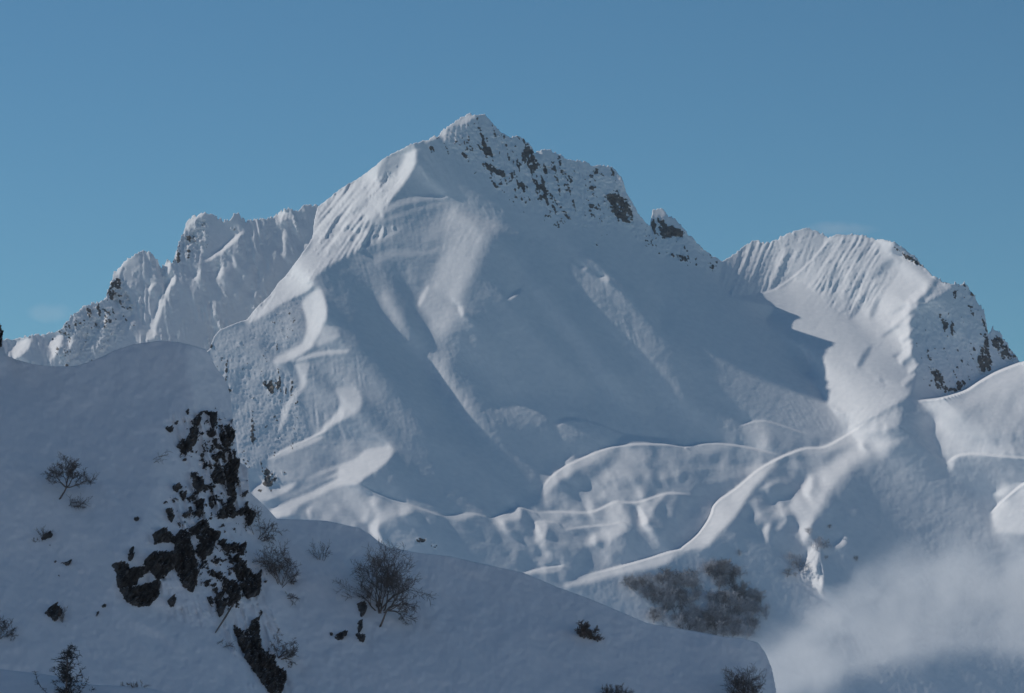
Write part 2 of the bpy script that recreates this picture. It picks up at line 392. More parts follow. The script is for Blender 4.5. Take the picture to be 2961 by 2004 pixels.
# upper face right of the crest rib, summit rocks
P(S('B', (940, 370), (1060, 270), (1300, 110), (1560, 260), (1740, 370), (2120, 460), (2310, 520), (2600, 950), (3000, 1150), (2900, 1400), (2100, 1020), (1550, 870), (1300, 770), (1170, 680), (1030, 560)), 30, 43, 10)
P(S('B', (1060, 300), (1300, 110), (1560, 260), (1740, 370), (2310, 520), (2323, 900), (2000, 880), (1600, 700), (1300, 450)), 16, 50, 20, flute=0.5, rock=0.40)
P(S('C', (0, 80), (340, 170), (400, 420), (480, 420), (640, 450), (840, 630), (800, 690), (500, 560), (250, 400), (0, 380)), 16, 52, 14, flute=0.7, rock=0.40)
# lit west flank
P([(918, 594), (972, 555), (1041, 512), (1080, 482), (1110, 456), (1144, 439), (1187, 418), (1205, 430)] + S('B', (940, 420), (860, 540), (790, 650), (745, 720), (720, 800), (660, 880), (830, 870), (700, 950), (560, 1030), (380, 1110), (280, 1190), (235, 1240), (240, 1280), (170, 1330), (0, 1420)) +
  [(760, 915), (733, 937), (700, 935), (714, 920), (779, 850), (826, 790), (900, 689), (900, 640)], -60, 47, 5, flute=0.9)
P(S('B', (670, 500), (720, 430), (760, 390), (870, 380), (850, 430), (800, 520), (690, 600)), -4, 45, 5)
for p in [S('B', (300, 960), (350, 880), (420, 790), (410, 870), (350, 960)), S('B', (440, 900), (520, 840), (500, 900)), S('B', (540, 880), (640, 820), (700, 770), (680, 850), (600, 920), (540, 930)),
          S('B', (430, 1000), (530, 930), (540, 970), (460, 1010)), S('B', (500, 800), (560, 720), (640, 640), (620, 690), (540, 790)), S('B', (150, 1090), (240, 950), (230, 1010))]:
    P(p, -12, None, 4, alpha=0.8)
P(S('B', (880, 460), (940, 420), (900, 520), (780, 680), (700, 720), (800, 590)), -62, 42, 4)
P(S('B', (720, 410), (800, 370), (900, 320), (940, 350), (860, 380), (760, 410)), 6, 50, 4, flute=0.8)
# summit block lit caps
P(S('B', (1080, 265), (1120, 215), (1190, 170), (1300, 110), (1345, 130), (1260, 190), (1160, 200), (1140, 300), (1100, 275)), -48, 46, 4)
P(S('B', (980, 300), (1060, 260), (1085, 275), (1000, 310)), -52, 45, 3)
P(S('B', (1140, 210), (1250, 185), (1240, 240), (1180, 320), (1150, 300)), -12, 50, 5)
P(S('B', (1735, 385), (1750, 365), (1790, 365), (1770, 410)), -45, 50, 3)
P(S('C', (290, 180), (310, 165), (330, 200), (320, 215)), -45, 50, 3)
P(S('C', (485, 385), (492, 350), (545, 348), (560, 380), (540, 395)), -25, 50, 3)
P(S('B', (640, 950), (760, 800), (1150, 690), (1180, 700), (1000, 900), (1130, 1000), (950, 1430), (760, 1560), (500, 1350), (420, 1120), (560, 1040)), 14, 40, 30)
# wind drifts under the shoulder
for p, ph in [(S('B', (700, 760), (800, 690), (930, 665), (1130, 650), (1170, 685), (1000, 695), (830, 735), (720, 790)), -26), (S('B', (690, 830), (850, 765), (1150, 690), (1180, 710), (900, 780), (720, 850)), -16), (S('B', (600, 1000), (700, 930), (860, 870), (800, 920), (680, 990)), -30),
              (S('B', (630, 1100), (660, 1050), (800, 1020), (980, 1040), (1160, 985), (1130, 1040), (900, 1070), (720, 1080), (680, 1150)), -12)]:
    P(p, ph, None, 6)
# central lit face
P(S('B', (1170, 680), (1220, 720), (1290, 780), (1370, 810), (1450, 835), (1550, 870), (1500, 900), (1440, 960), (1400, 1030), (1370, 1150), (1290, 1280), (1220, 1400), (1260, 1430), (1240, 1480), (1120, 1640), (1060, 1560), (950, 1440), (960, 1360), (1030, 1240), (1090, 1120), (1120, 1040), (1150, 990), (1000, 950), (900, 900), (1000, 870), (1120, 760)), -15, 38, 22)
P(S('B', (1180, 700), (1370, 815), (1440, 850), (1300, 1000), (1150, 1200), (1020, 1400), (955, 1440), (1040, 1240), (1130, 1060), (1190, 960), (1120, 860)), -25, 38, 22)
P(S('B', (945, 1440), (955, 1350), (1030, 1240), (1010, 1330)), -45, 42, 3)
P(S('B', (1215, 1400), (1265, 1420), (1250, 1480), (1215, 1440)), -50, 45, 3)
P(S('B', (1380, 815), (1560, 872), (1500, 990), (1430, 1150), (1320, 1400), (1240, 1330), (1330, 1100)), 1, 38, 34, alpha=0.8)
main.rib(S('B', (1560, 880), (1430, 960), (1390, 1080), (1300, 1270), (1240, 1420)), 26, 16)
# shaded right half of the face
P(S('B', (1560, 880), (1500, 950), (1560, 1150), (1700, 1400), (1500, 1573), (1280, 1500), (1300, 1300), (1400, 1080)), 20, 41, 30)
P(S('H', (950, 250), (1250, 260), (1600, 700), (1800, 1200), (1900, 1569), (1500, 1350), (1230, 960), (1130, 800), (1000, 640), (960, 420), (880, 350)), 29, 43, 9)
main.rib(S('B', (940, 420), (1030, 560), (1170, 690), (1290, 785), (1450, 840), (1600, 890), (1850, 1000)), 12, 14)
for pts, wd, dp in [(S('I', (800, 60), (1000, 380), (1200, 600), (1400, 820), (1640, 1100)), 30, -16), (S('I', (1100, 0), (1300, 260), (1560, 520), (1900, 900), (2200, 1240)), 34, -13), (S('I', (1420, 75), (1640, 190), (1800, 330), (2050, 600), (2324, 760)), 26, 17),
                    (S('I', (60, 500), (120, 1000), (300, 1180), (520, 1420)), 30, -15), (S('I', (300, 700), (340, 950), (480, 1200), (800, 1400)), 34, 11), (S('H', (1330, 330), (1700, 900), (1900, 1250), (2100, 1500)), 30, -12),
                    (S('H', (1120, 640), (1400, 1020), (1700, 1380), (1860, 1560)), 40, 13), (S('H', (1480, 300), (1640, 640), (1850, 1000), (2080, 1400)), 36, 12), (S('H', (1600, 200), (1700, 520), (1880, 820)), 22, -9), (S('I', (500, 300), (560, 700), (760, 1050)), 46, 8),
                    (S('I', (1500, 950), (1700, 1150), (2000, 1400)), 30, 10), (S('C', (100, 700), (350, 1000), (700, 1300)), 34, 9), (S('C', (500, 640), (620, 900), (900, 1200)), 40, -8), (S('L', (100, 250), (600, 520), (980, 760)), 22, -12), (S('L', (400, 560), (800, 760), (1000, 830)), 16, 10)]:
    main.rib(pts, wd, dp * 1.7)
P(S('I', (770, 330), (830, 270), (915, 238), (870, 300), (800, 345)), -48, 45, 3)
P(S('I', (1385, 62), (1440, 62), (1460, 85), (1400, 85)), -55, 45, 3); P(S('I', (1540, 150), (1590, 130), (1640, 165), (1630, 190), (1560, 170)), -52, 45, 3)
# basin floor
P(S('I', (500, 1230), (1100, 1120), (2000, 1350), (2200, 1480), (1700, 1440), (1200, 1320), (1000, 1420), (600, 1400)), 24, 37, 25)
# left arete and lower spurs
P([(605, 1010), (634, 955), (674, 937), (733, 937), (800, 890), (870, 850), (893, 860), (868, 886), (880, 950), (870, 990), (790, 1030), (760, 1055), (700, 1100), (620, 1080)], -4, 45, 8, flute=0.10, rock=0.16, humm=0.8)
P([(605, 1060), (790, 1050), (870, 1115), (860, 1180), (900, 1270), (770, 1335), (690, 1380), (600, 1400)], -2, 46, 8, flute=0.14, rock=0.22, humm=0.9)
P([(870, 1050), (1010, 1020), (1060, 1080), (1050, 1120), (962, 1118), (980, 1150), (962, 1208), (900, 1260), (880, 1180)], 6, 44, 8, flute=0.15)
LIT = [([(868, 886), (893, 845), (930, 838), (941, 865), (946, 903), (941, 927), (934, 937), (930, 962), (910, 986), (903, 1003), (862, 1030), (827, 1048), (786, 1048), (793, 1030), (841, 1010), (875, 993), (886, 948), (882, 907)], -48, 5),
       ([(905, 840), (930, 835), (943, 875), (946, 903), (936, 935), (905, 985), (890, 960), (905, 900)], -58, 7), ([(780, 1048), (860, 1008), (905, 985), (903, 1003), (862, 1030), (827, 1048)], -60, 5),
       ([(937, 937), (972, 948), (989, 975), (910, 1006), (930, 962)], -24, 4), ([(834, 1048), (910, 1018), (960, 1012), (1006, 1012), (1013, 1019), (927, 1028), (862, 1044)], -48, 3),
       ([(841, 1051), (900, 1045), (888, 1075), (886, 1113), (868, 1120), (865, 1080)], -34, 6), ([(868, 1110), (885, 1113), (850, 1160), (820, 1200), (812, 1190), (845, 1140)], -40, 4), ([(815, 1190), (840, 1180), (822, 1230), (800, 1260)], -38, 4),
       ([(962, 1118), (1037, 1121), (1052, 1163), (1034, 1193), (992, 1211), (962, 1229), (931, 1250), (889, 1274), (928, 1238), (962, 1208), (986, 1181), (980, 1151)], -32, 6), ([(986, 1170), (1000, 1205), (962, 1229), (920, 1256), (940, 1228), (970, 1200)], -52, 4),
       ([(772, 1334), (841, 1292), (886, 1274), (977, 1277), (1052, 1274), (1118, 1280), (1144, 1302), (1125, 1330), (1037, 1330), (947, 1370), (871, 1388), (800, 1392), (770, 1360)], -2, 6), ([(770, 1336), (841, 1290), (886, 1272), (950, 1258), (900, 1285), (830, 1312)], -50, 3),
       ([(900, 1284), (960, 1278), (1100, 1282), (1040, 1288), (930, 1290)], 10, 3),
       ([(1142, 1301), (1124, 1289), (1052, 1301), (1034, 1325), (931, 1362), (877, 1389), (901, 1398), (992, 1374), (931, 1407), (865, 1437), (781, 1470), (770, 1500), (850, 1490), (919, 1437), (977, 1407), (1037, 1401), (1052, 1383), (1094, 1359), (1130, 1325)], -56, 4),
       ([(724, 1412), (760, 1386), (781, 1422), (865, 1389), (835, 1422), (769, 1452), (727, 1435)], -52, 4), ([(770, 1455), (850, 1420), (905, 1395), (870, 1392), (940, 1366), (990, 1352), (930, 1395), (850, 1440)], 0, 4),
       ([(919, 1440), (977, 1407), (1037, 1403), (1070, 1440), (1200, 1465), (1100, 1500), (1040, 1528), (940, 1505), (850, 1500), (840, 1480)], -14, 10), ([(850, 1490), (870, 1460), (910, 1440), (890, 1470), (880, 1500)], 12, 5), ([(885, 1470), (905, 1462), (900, 1500), (890, 1505)], -50, 3),
       ([(1060, 1430), (1200, 1462), (1240, 1480), (1130, 1500), (1080, 1530), (1050, 1530), (1085, 1490)], -30, 8), ([(1060, 1535), (1080, 1505), (1100, 1500), (1090, 1540), (1115, 1570), (1100, 1568)], -52, 4), ([(1110, 1500), (1230, 1480), (1260, 1540), (1180, 1590), (1130, 1570), (1105, 1530)], 14, 8)]
for pts, ph, fe in LIT: P(pts, ph, 42 if ph > -40 else 44, fe)
P([(1045, 1402), (1135, 1330), (1160, 1290), (1400, 1350), (1500, 1440), (1480, 1480), (1290, 1490), (1130, 1440)], 36, 42, 6)
main.crest([(1038, 1400), (1100, 1434), (1200, 1465), (1290, 1496)], 45)
main.crest([(772, 1330), (841, 1290), (886, 1272), (950, 1240)], 30)
# moraine hills
P(S('L', (1080, 560), (1250, 560), (1650, 400), (2324, 390), (2324, 820), (2130, 800), (1900, 860), (1500, 960), (1040, 950)), 3, 38, 14)
P(S('L', (1050, 800), (1120, 680), (1250, 580), (1450, 490), (1650, 412), (1700, 420), (1500, 530), (1300, 640), (1150, 760), (1080, 840)), -36, 40, 6)
P(S('L', (1250, 690), (1500, 580), (1680, 480), (1640, 600), (1450, 740), (1400, 930), (1200, 900)), 26, 39, 14)
P(S('L', (1680, 440), (1850, 410), (1900, 600), (1700, 800), (1500, 900), (1420, 900), (1600, 650)), -10, 37, 14)
P(S('L', (1900, 420), (2100, 400), (2200, 440), (2100, 520), (1950, 520)), 25, 38, 10)
P(S('L', (1180, 190), (1280, 168), (1420, 190), (1560, 230), (1450, 320), (1300, 330), (1200, 330)), 16, 39, 10)
P(S('L', (1185, 205), (1280, 168), (1420, 190), (1400, 205), (1290, 195), (1200, 250)), -28, 38, 3)
P(S('L', (1750, 310), (1950, 340), (2140, 350), (2180, 385), (1900, 390), (1720, 400), (1680, 370)), -26, 36, 5)
P(S('L', (1240, 540), (1270, 500), (1350, 485), (1320, 530), (1280, 560)), -26, 38, 4)
P(S('J', (0, 640), (160, 645), (340, 612), (560, 640), (780, 700), (600, 760), (550, 800), (400, 780), (0, 840)), -6, 37, 8)
P(S('J', (300, 680), (500, 650), (760, 695), (560, 750), (300, 760), (150, 740)), 22, 38, 10)
P(S('J', (0, 850), (200, 790), (420, 790), (550, 780), (560, 830), (350, 870), (100, 940), (0, 930)), 9, 38, 8)
P(S('J', (540, 770), (700, 735), (640, 790), (560, 830)), -30, 38, 5)
P(S('J', (520, 510), (580, 480), (680, 470), (800, 500), (950, 560), (850, 620), (740, 670), (640, 640), (560, 560)), 12, 38, 10)
P(S('J', (530, 510), (600, 480), (690, 480), (720, 620), (680, 640), (640, 560)), -16, 36, 10)
def hum(sheet, pts, ph, fe=4, th=40): P(S(sheet, *pts), ph + 13 if 0 <= ph < 25 else ph, th, fe * 1.5)
hum('L', [(230, 1000), (400, 978), (520, 975), (470, 1010), (330, 1035)], -42)
hum('L', [(610, 1020), (750, 980), (850, 918), (900, 925), (905, 1030), (720, 1040), (830, 1140), (790, 1140)], -50)
hum('L', [(900, 925), (1010, 960), (1060, 1010), (980, 1060), (910, 1030)], 38)
hum('L', [(1020, 965), (1250, 960), (1480, 975), (1700, 868), (1790, 890), (1840, 1060), (1650, 1080), (1450, 1080), (1270, 1110), (1180, 1040), (1070, 1010)], -34, 7)
for p in [[(1200, 1000), (1480, 985), (1500, 1010), (1250, 1060)], [(1330, 1050), (1560, 1050), (1500, 1080), (1300, 1090)], [(1720, 890), (1870, 885), (1850, 1000), (1760, 980)], [(1640, 1050), (1760, 1050), (1830, 1090), (1700, 1080)]]:
    hum('L', p, 18, 6)
hum('L', [(1480, 975), (1620, 905), (1690, 872), (1640, 960), (1560, 1010)], -52)
hum('L', [(1880, 885), (2000, 838), (2130, 798), (2050, 870), (2000, 960), (1960, 1060), (1880, 1080), (1860, 980)], -56)
hum('L', [(2130, 805), (2324, 815), (2324, 1180), (2050, 1160), (1950, 1090), (2020, 950)], 38, 6)
hum('L', [(1880, 1060), (2020, 1100), (2010, 1160), (1900, 1110)], -30, 7)
hum('L', [(980, 1050), (1130, 1045), (1105, 1180), (1000, 1220), (1010, 1120)], -52)
hum('L', [(1130, 1045), (1240, 1075), (1270, 1190), (1110, 1180)], 40)
hum('L', [(1010, 1210), (1110, 1180), (1260, 1195), (1280, 1250), (1150, 1290)], -10, 6)
hum('L', [(1250, 1120), (1460, 1090), (1440, 1220), (1330, 1250)], 34, 6)
hum('L', [(1470, 1130), (1720, 1045), (1820, 1100), (1640, 1210), (1600, 1290), (1575, 1280), (1640, 1180), (1500, 1230), (1420, 1260)], -36, 6)
hum('L', [(1650, 1200), (1850, 1110), (2100, 1200), (1900, 1350), (1650, 1310)], 32, 10)
hum('L', [(900, 1480), (1050, 1440), (1240, 1410), (1260, 1420), (1200, 1470), (1080, 1475)], -48, 3)
hum('L', [(1240, 1565), (1450, 1490), (1800, 1400), (2000, 1340), (2240, 1265), (2324, 1180), (2324, 1270), (2180, 1330), (2120, 1400), (1900, 1440), (1650, 1500), (1450, 1560), (1240, 1600)], -44, 5)
hum('L', [(1180, 1470), (1260, 1420), (1280, 1500), (1250, 1560), (1210, 1520)], -14, 6)
hum('L', [(1640, 1330), (1780, 1390), (1560, 1440), (1400, 1470)], -2, 9)
# right front ridge
hum('J', [(150, 1285), (260, 1200), (340, 1085), (360, 1000), (500, 908), (640, 785), (780, 708), (660, 880), (570, 960), (530, 1050), (400, 1180), (310, 1290)], -56, 5)
hum('J', [(570, 980), (640, 950), (680, 1000), (560, 1060), (480, 1180), (350, 1290), (520, 1260), (640, 1200), (640, 1120)], 34, 7)
hum('J', [(640, 880), (780, 730), (930, 670), (1060, 665), (1000, 750), (850, 850), (640, 960), (590, 930)], 14, 7)
hum('J', [(640, 900), (760, 845), (800, 850), (640, 925)], -28, 4)
hum('J', [(790, 705), (930, 648), (1060, 650), (1230, 550), (1420, 430), (1530, 378), (1560, 400), (1540, 490), (1500, 530), (1300, 610), (1070, 680)], -30, 7)
hum('J', [(1240, 590), (1420, 540), (1520, 530), (1480, 565), (1300, 610)], 1, 7)
hum('J', [(1610, 600), (1400, 585), (1250, 640), (1100, 740), (950, 830), (850, 950), (700, 1000), (580, 1050), (560, 1110), (650, 1110), (850, 1080), (900, 1130), (930, 1250), (960, 1150), (1060, 1010), (1110, 900), (1200, 790), (1400, 670)], -38, 8)
hum('J', [(1260, 650), (1400, 600), (1180, 770), (1080, 900), (1000, 1040), (870, 1060), (900, 960), (1000, 820)], -52, 12)
for p in [[(850, 840), (1000, 760), (960, 830), (870, 900)], [(700, 960), (830, 900), (780, 970), (680, 1010)], [(640, 1080), (760, 1040), (700, 1090)], [(780, 1000), (870, 960), (800, 1040)]]: hum('J', p, 12, 5)
hum('J', [(655, 1180), (690, 1120), (730, 1120), (700, 1190), (715, 1275)], -40, 5); hum('J', [(745, 1180), (780, 1110), (840, 1095), (770, 1170)], -46, 4)
hum('J', [(890, 1150), (960, 1100), (1000, 1080), (960, 1180), (930, 1260)], -48, 4); hum('J', [(1080, 1020), (1180, 965), (1260, 965), (1130, 1000), (1100, 1060)], -26, 6)
hum('J', [(1000, 1240), (920, 1330), (880, 1400), (960, 1470), (1040, 1580), (1060, 1470), (1000, 1430), (1030, 1330)], -52, 4); hum('J', [(1090, 1260), (1150, 1230), (1180, 1190), (1215, 1245), (1160, 1285)], -42, 4)
P(S('J', (880, 1400), (1000, 1240), (1040, 1330), (1060, 1570), (960, 1540)), None, None, 8, flute=1.2)
hum('J', [(1540, 500), (1560, 410), (1610, 355), (1690, 360), (1680, 395), (1760, 415), (1765, 490), (1650, 545), (1560, 530)], 31, 5, 43)
hum('J', [(1540, 520), (1660, 550), (1790, 590), (1750, 660), (1650, 610)], 29, 6)
hum('J', [(1600, 600), (1740, 670), (1830, 740), (2110, 930), (2120, 1160), (1900, 1260), (1300, 1240), (1050, 1100), (1110, 960), (1250, 800), (1400, 690)], 33, 12, 44)
# far right hill
hum('J', [(2600, -40), (2324, 98), (2150, 165), (1950, 290), (1690, 345), (1680, 385), (1770, 410), (1775, 480), (1670, 545), (1790, 585), (1770, 650), (1830, 720), (2000, 690), (2324, 720), (2600, 700)], -28, 9, 36)
hum('J', [(2324, 100), (2150, 170), (1960, 300), (1670, 350), (1780, 420), (1780, 500), (1950, 440), (2100, 330), (2324, 240), (2500, 150)], -46, 14, 38)
hum('J', [(1900, 620), (2050, 560), (2324, 500), (2500, 500), (2500, 600), (2200, 640), (2000, 680), (1850, 680)], -3, 16, 35)
hum('J', [(1830, 750), (1850, 715), (1900, 700), (1885, 760), (1860, 790)], -40, 5); hum('J', [(1900, 700), (2324, 725), (2500, 740), (2500, 850), (2324, 850), (2110, 920), (1990, 860), (1880, 770)], 10, 10)
hum('J', [(2105, 940), (2200, 890), (2324, 860), (2500, 820), (2500, 1150), (2324, 1200), (2130, 1180), (2115, 1060), (2180, 980)], -30, 7); hum('J', [(2140, 1000), (2250, 920), (2324, 880), (2324, 900), (2200, 990)], 14, 5); hum('J', [(2120, 1040), (2200, 980), (2330, 890), (2330, 930), (2180, 1030), (2130, 1140)], -50, 5)
for pts, j in [(S('L', (1060, 780), (1120, 680), (1250, 580), (1450, 488), (1650, 410), (1850, 388), (2100, 390), (2250, 408), (2324, 402)) + S('J', (160, 642), (340, 610), (560, 638), (780, 692)), 70),
               (S('L', (1180, 195), (1280, 166), (1400, 182), (1560, 228), (1750, 306), (1900, 333), (2120, 348), (2200, 380)), 12),
               (S('L', (610, 1018), (750, 978), (850, 916), (900, 922), (1010, 960), (1060, 1012)), 45), (S('L', (230, 998), (400, 976), (520, 973), (620, 1010)), 30),
               (S('L', (1020, 962), (1250, 957), (1480, 970), (1690, 866), (1750, 880), (1880, 880), (2000, 835), (2130, 796), (2324, 813)), 60), (S('L', (975, 1050), (1050, 1040), (1200, 1042), (1250, 1100)), 30), (S('L', (1250, 1108), (1400, 1085), (1640, 1065), (1740, 1040), (1850, 1100)), 25),
               (S('L', (890, 1482), (1050, 1437), (1240, 1408), (1270, 1425)), 40), (S('L', (1430, 1495), (1800, 1398), (2000, 1338), (2240, 1265)) + S('J', (150, 1283), (260, 1197), (340, 1080), (360, 998), (500, 906), (640, 782), (780, 705), (930, 646), (1060, 648), (1230, 548), (1330, 480)), 110),
               (S('J', (1650, 345), (1800, 330), (1950, 288), (2050, 220), (2150, 163), (2324, 97)) + [(3200, 962)], 800), (S('J', (1830, 745), (1900, 692), (2020, 680), (2200, 700), (2500, 720)), 45), (S('J', (2110, 1060), (2200, 970), (2324, 868), (2500, 780)), 60), (S('J', (1520, 505), (1600, 560), (1700, 640), (1820, 735)), 20), (S('J', (520, 512), (600, 478), (700, 474), (850, 525), (960, 565)), 25)]:
    main.crest(pts, j)
# small soft hummocks between the hills
rg = random.Random(77)
ZONE_H = [S('L', (1050, 900), (1500, 900), (2000, 860), (2300, 900), (2250, 1220), (1700, 1420), (1000, 1400), (560, 1180)), S('L', (1150, 620), (1700, 430), (2300, 430), (2300, 780), (1500, 900), (1150, 880)), S('J', (560, 900), (1000, 660), (1250, 620), (900, 1000), (850, 1180), (560, 1150)), S('J', (1850, 620), (2324, 480), (2324, 1150), (2130, 900), (1900, 720)),
          [(880, 1420), (1060, 1420), (1280, 1500), (1240, 1580), (1000, 1520), (860, 1500)], S('J', (1250, 560), (1560, 420), (1500, 560), (1300, 640))]
for q, n in zip(ZONE_H, (36, 15, 16, 6, 10, 5)):
    k = 0
    while k < n:
        x, y = rg.uniform(min(p[0] for p in q), max(p[0] for p in q)), rg.uniform(min(p[1] for p in q), max(p[1] for p in q))
        if not in_poly(np.array([x]), np.array([y]), q)[0]: continue
        l = rg.uniform(14, 46); sl_ = rg.uniform(0.1, 0.9)
        main.rib([(x + l * sl_ * .5, y - l * .5), (x, y), (x - l * sl_ * .6, y + l * .5)], rg.uniform(9, 20), rg.uniform(11, 27)); k += 1
# right peak
P(S('C', (835, 620), (980, 510), (1240, 445), (1360, 490), (1540, 480), (1680, 505), (1660, 560), (1740, 580), (1850, 640), (1890, 690), (1860, 760), (1800, 820), (1760, 900), (1770, 1000), (1800, 1080), (1800, 1180), (1770, 1260), (1700, 1310), (1500, 1420), (1350, 1510), (1480, 1420), (1440, 1360), (1350, 1330), (1310, 1230), (1220, 1170), (1270, 1140), (1260, 1080), (1210, 1020), (1020, 910), (1100, 840), (990, 815), (870, 790), (820, 740)), -52, 46, 5, flute=0.10)
P(S('C', (835, 620), (980, 510), (1240, 445), (1360, 490), (1300, 570), (1210, 660), (1100, 740), (1000, 770), (870, 780), (820, 730)), -32, 52, 5, flute=0.5)
P(S('C', (1370, 490), (1540, 480), (1650, 560), (1740, 600), (1600, 800), (1450, 900), (1300, 760), (1180, 690), (1280, 590)), -40, 47, 6, flute=0.5)
for p in [[(1290, 570), (1370, 500), (1340, 560), (1250, 640), (1130, 740), (1100, 745), (1200, 660)], [(1310, 755), (1370, 660), (1420, 600), (1410, 660), (1360, 755)], [(1370, 750), (1440, 660), (1420, 720), (1385, 760)], [(1430, 800), (1500, 700), (1560, 600), (1530, 690), (1460, 810)], [(1550, 690), (1650, 590), (1700, 600), (1600, 700)], [(1445, 900), (1500, 800), (1590, 720), (1540, 800), (1480, 890)], [(1560, 905), (1570, 830), (1620, 780), (1600, 850)],
          [(1640, 880), (1720, 830), (1760, 800), (1700, 860)], [(1720, 840), (1800, 790), (1860, 750), (1780, 840)], [(1495, 1130), (1530, 1060), (1580, 1010), (1560, 1060), (1520, 1130)], [(1600, 990), (1680, 930), (1740, 910), (1650, 970)], [(1660, 1080), (1740, 1040), (1700, 1080)], [(1605, 1190), (1640, 1190), (1620, 1205)]]:
    P(S('C', *p), 6, 48, 4, alpha=0.7)
main.crest(S('C', (1375, 485), (1290, 585), (1210, 665), (1100, 745), (1000, 775)), 25)
P(S('C', (1660, 560), (1690, 510), (1720, 530), (1830, 640), (1880, 690), (1740, 585)), 40, 48, 4, rock=0.35)
P(S('C', (1890, 690), (2040, 720), (2085, 770), (2150, 960), (2310, 1095), (2160, 1160), (1950, 1270), (1770, 1275), (1800, 1180), (1800, 1080), (1765, 1000), (1765, 900), (1865, 760)), 30, 48, 15, flute=0.5, rock=0.22)
P(S('C', (1900, 700), (1990, 715), (1900, 790), (1820, 840), (1860, 760)), -30, 44, 6)
for p in [[(1925, 900), (1990, 880), (1960, 960), (1940, 950)], [(2060, 820), (2090, 830), (2080, 870)], [(1960, 960), (2000, 900), (1990, 970)], [(2030, 980), (2060, 940), (2050, 1020)]]: P(S('C', *p), -24, 46, 4)
P(S('C', (820, 730), (870, 785), (1000, 820), (1100, 845), (1015, 910), (1210, 1025), (1260, 1090), (1215, 1165), (1300, 1225), (1345, 1330), (1480, 1400), (1320, 1500), (1000, 1400), (700, 1200), (500, 900), (600, 700)), 30, 41, 6)
rg = random.Random(31)
for k in range(26):
    t_ = rg.random(); cx = 1600 + .5856 * np.interp(t_, [0, .35, .6, 1], [1865, 1765, 1770, 1800]); cy = 400 + .5856 * np.interp(t_, [0, .35, .6, 1], [760, 900, 1000, 1200])
    cx += rg.uniform(-34, 16); main.rib([(cx + 24, cy - 18), (cx, cy), (cx - 20, cy + 18)], rg.uniform(4, 8), rg.uniform(14, 34))
# bare rock on the far faces
ROCKS_FAR = [('B', [(1340, 330), (1390, 280), (1460, 380), (1470, 420), (1400, 390)]), ('B', [(1225, 365), (1300, 395), (1260, 425)]), ('B', [(1370, 430), (1430, 440), (1560, 520), (1540, 550), (1400, 490)]), ('B', [(1640, 330), (1720, 330), (1770, 480), (1710, 540), (1670, 450), (1640, 460)]),
    ('B', [(1700, 520), (1760, 570), (1840, 630), (1900, 710), (1960, 790), (2005, 850), (1940, 815), (1860, 710), (1780, 630), (1720, 590)]), ('B', [(1600, 565), (1700, 590), (1700, 640), (1620, 605)]), ('B', [(1620, 650), (1690, 720), (1640, 705)]), ('B', [(1435, 550), (1505, 610), (1480, 630)]), ('B', [(1760, 430), (1870, 480), (1820, 525), (1760, 490)]),
    ('B', [(1890, 470), (1950, 500), (1945, 580)]), ('B', [(1490, 280), (1560, 330), (1530, 350)]), ('B', [(1570, 370), (1660, 480), (1600, 430)]), ('B', [(2180, 660), (2260, 680), (2324, 750), (2323, 850), (2240, 775), (2190, 725)]), ('B', [(1790, 780), (1880, 800), (1830, 815)]), ('B', [(1990, 490), (2010, 480), (2010, 510)]), ('B', [(2080, 600), (2130, 580), (2140, 640), (2090, 650)]), ('B', [(2110, 960), (2180, 1000), (2150, 1010)]), ('B', [(1030, 340), (1060, 350), (1045, 375)]), ('B', [(2130, 470), (2170, 480), (2140, 500)]),
    ('C', [(240, 285), (290, 265), (380, 300), (405, 410), (360, 428), (300, 375), (250, 335)]), ('C', [(478, 405), (530, 380), (560, 430), (640, 450), (645, 500), (590, 485), (550, 505), (490, 475)]), ('C', [(530, 550), (685, 580), (640, 625)]), ('C', [(755, 605), (805, 620), (785, 675)]), ('C', [(180, 160), (240, 140), (210, 190)]),
    ('C', [(1690, 550), (1790, 590), (1835, 645), (1780, 620)]), ('C', [(1895, 695), (1985, 708), (1960, 728)]), ('C', [(2110, 850), (2150, 960), (2155, 1060), (2175, 1140), (2100, 1185), (2088, 1100), (2130, 1000)]), ('C', [(2168, 950), (2290, 1070), (2292, 1100), (2220, 1105), (2172, 1030)]), ('C', [(1840, 1105), (1920, 1155), (1950, 1240), (2000, 1195), (2055, 1200), (1980, 1265), (1900, 1245), (1870, 1175)]), ('C', [(2040, 720), (2085, 770), (2080, 800), (2050, 760)]),
    ('H', [(440, 1180), (500, 1150), (630, 1165), (600, 1240), (540, 1290), (470, 1200)]), ('H', [(335, 1290), (415, 1305), (370, 1330)]), ('H', [(345, 785), (415, 800), (380, 825)]), ('H', [(245, 825), (305, 850), (270, 855)]), ('H', [(165, 1190), (225, 1255), (180, 1285)]), ('H', [(470, 920), (540, 870), (590, 780), (560, 860), (490, 925)]), ('H', [(740, 1330), (790, 1345), (760, 1360)]), ('H', [(20, 870), (50, 840), (40, 910)]), ('H', [(390, 1370), (450, 1390), (430, 1400)]),
    ('M', [(535, 1155), (590, 1185), (645, 1225), (690, 1300), (640, 1320), (580, 1380), (535, 1320)]), ('M', [(695, 1205), (765, 1220), (730, 1245)]), ('M', [(575, 1365), (630, 1385), (600, 1410)]), ('M', [(640, 900), (700, 860), (710, 890), (660, 940)]), ('M', [(370, 730), (420, 760), (400, 780)]), ('M', [(490, 1380), (530, 1390), (510, 1415)]),
    ('E', [(1385, 850), (1440, 820), (1485, 840), (1430, 875)]), ('E', [(1495, 838), (1535, 870), (1520, 875)]), ('E', [(1505, 882), (1555, 888), (1520, 903)])]
for sh, p in ROCKS_FAR: P(S(sh, *p), rock=1.1, feather=5)
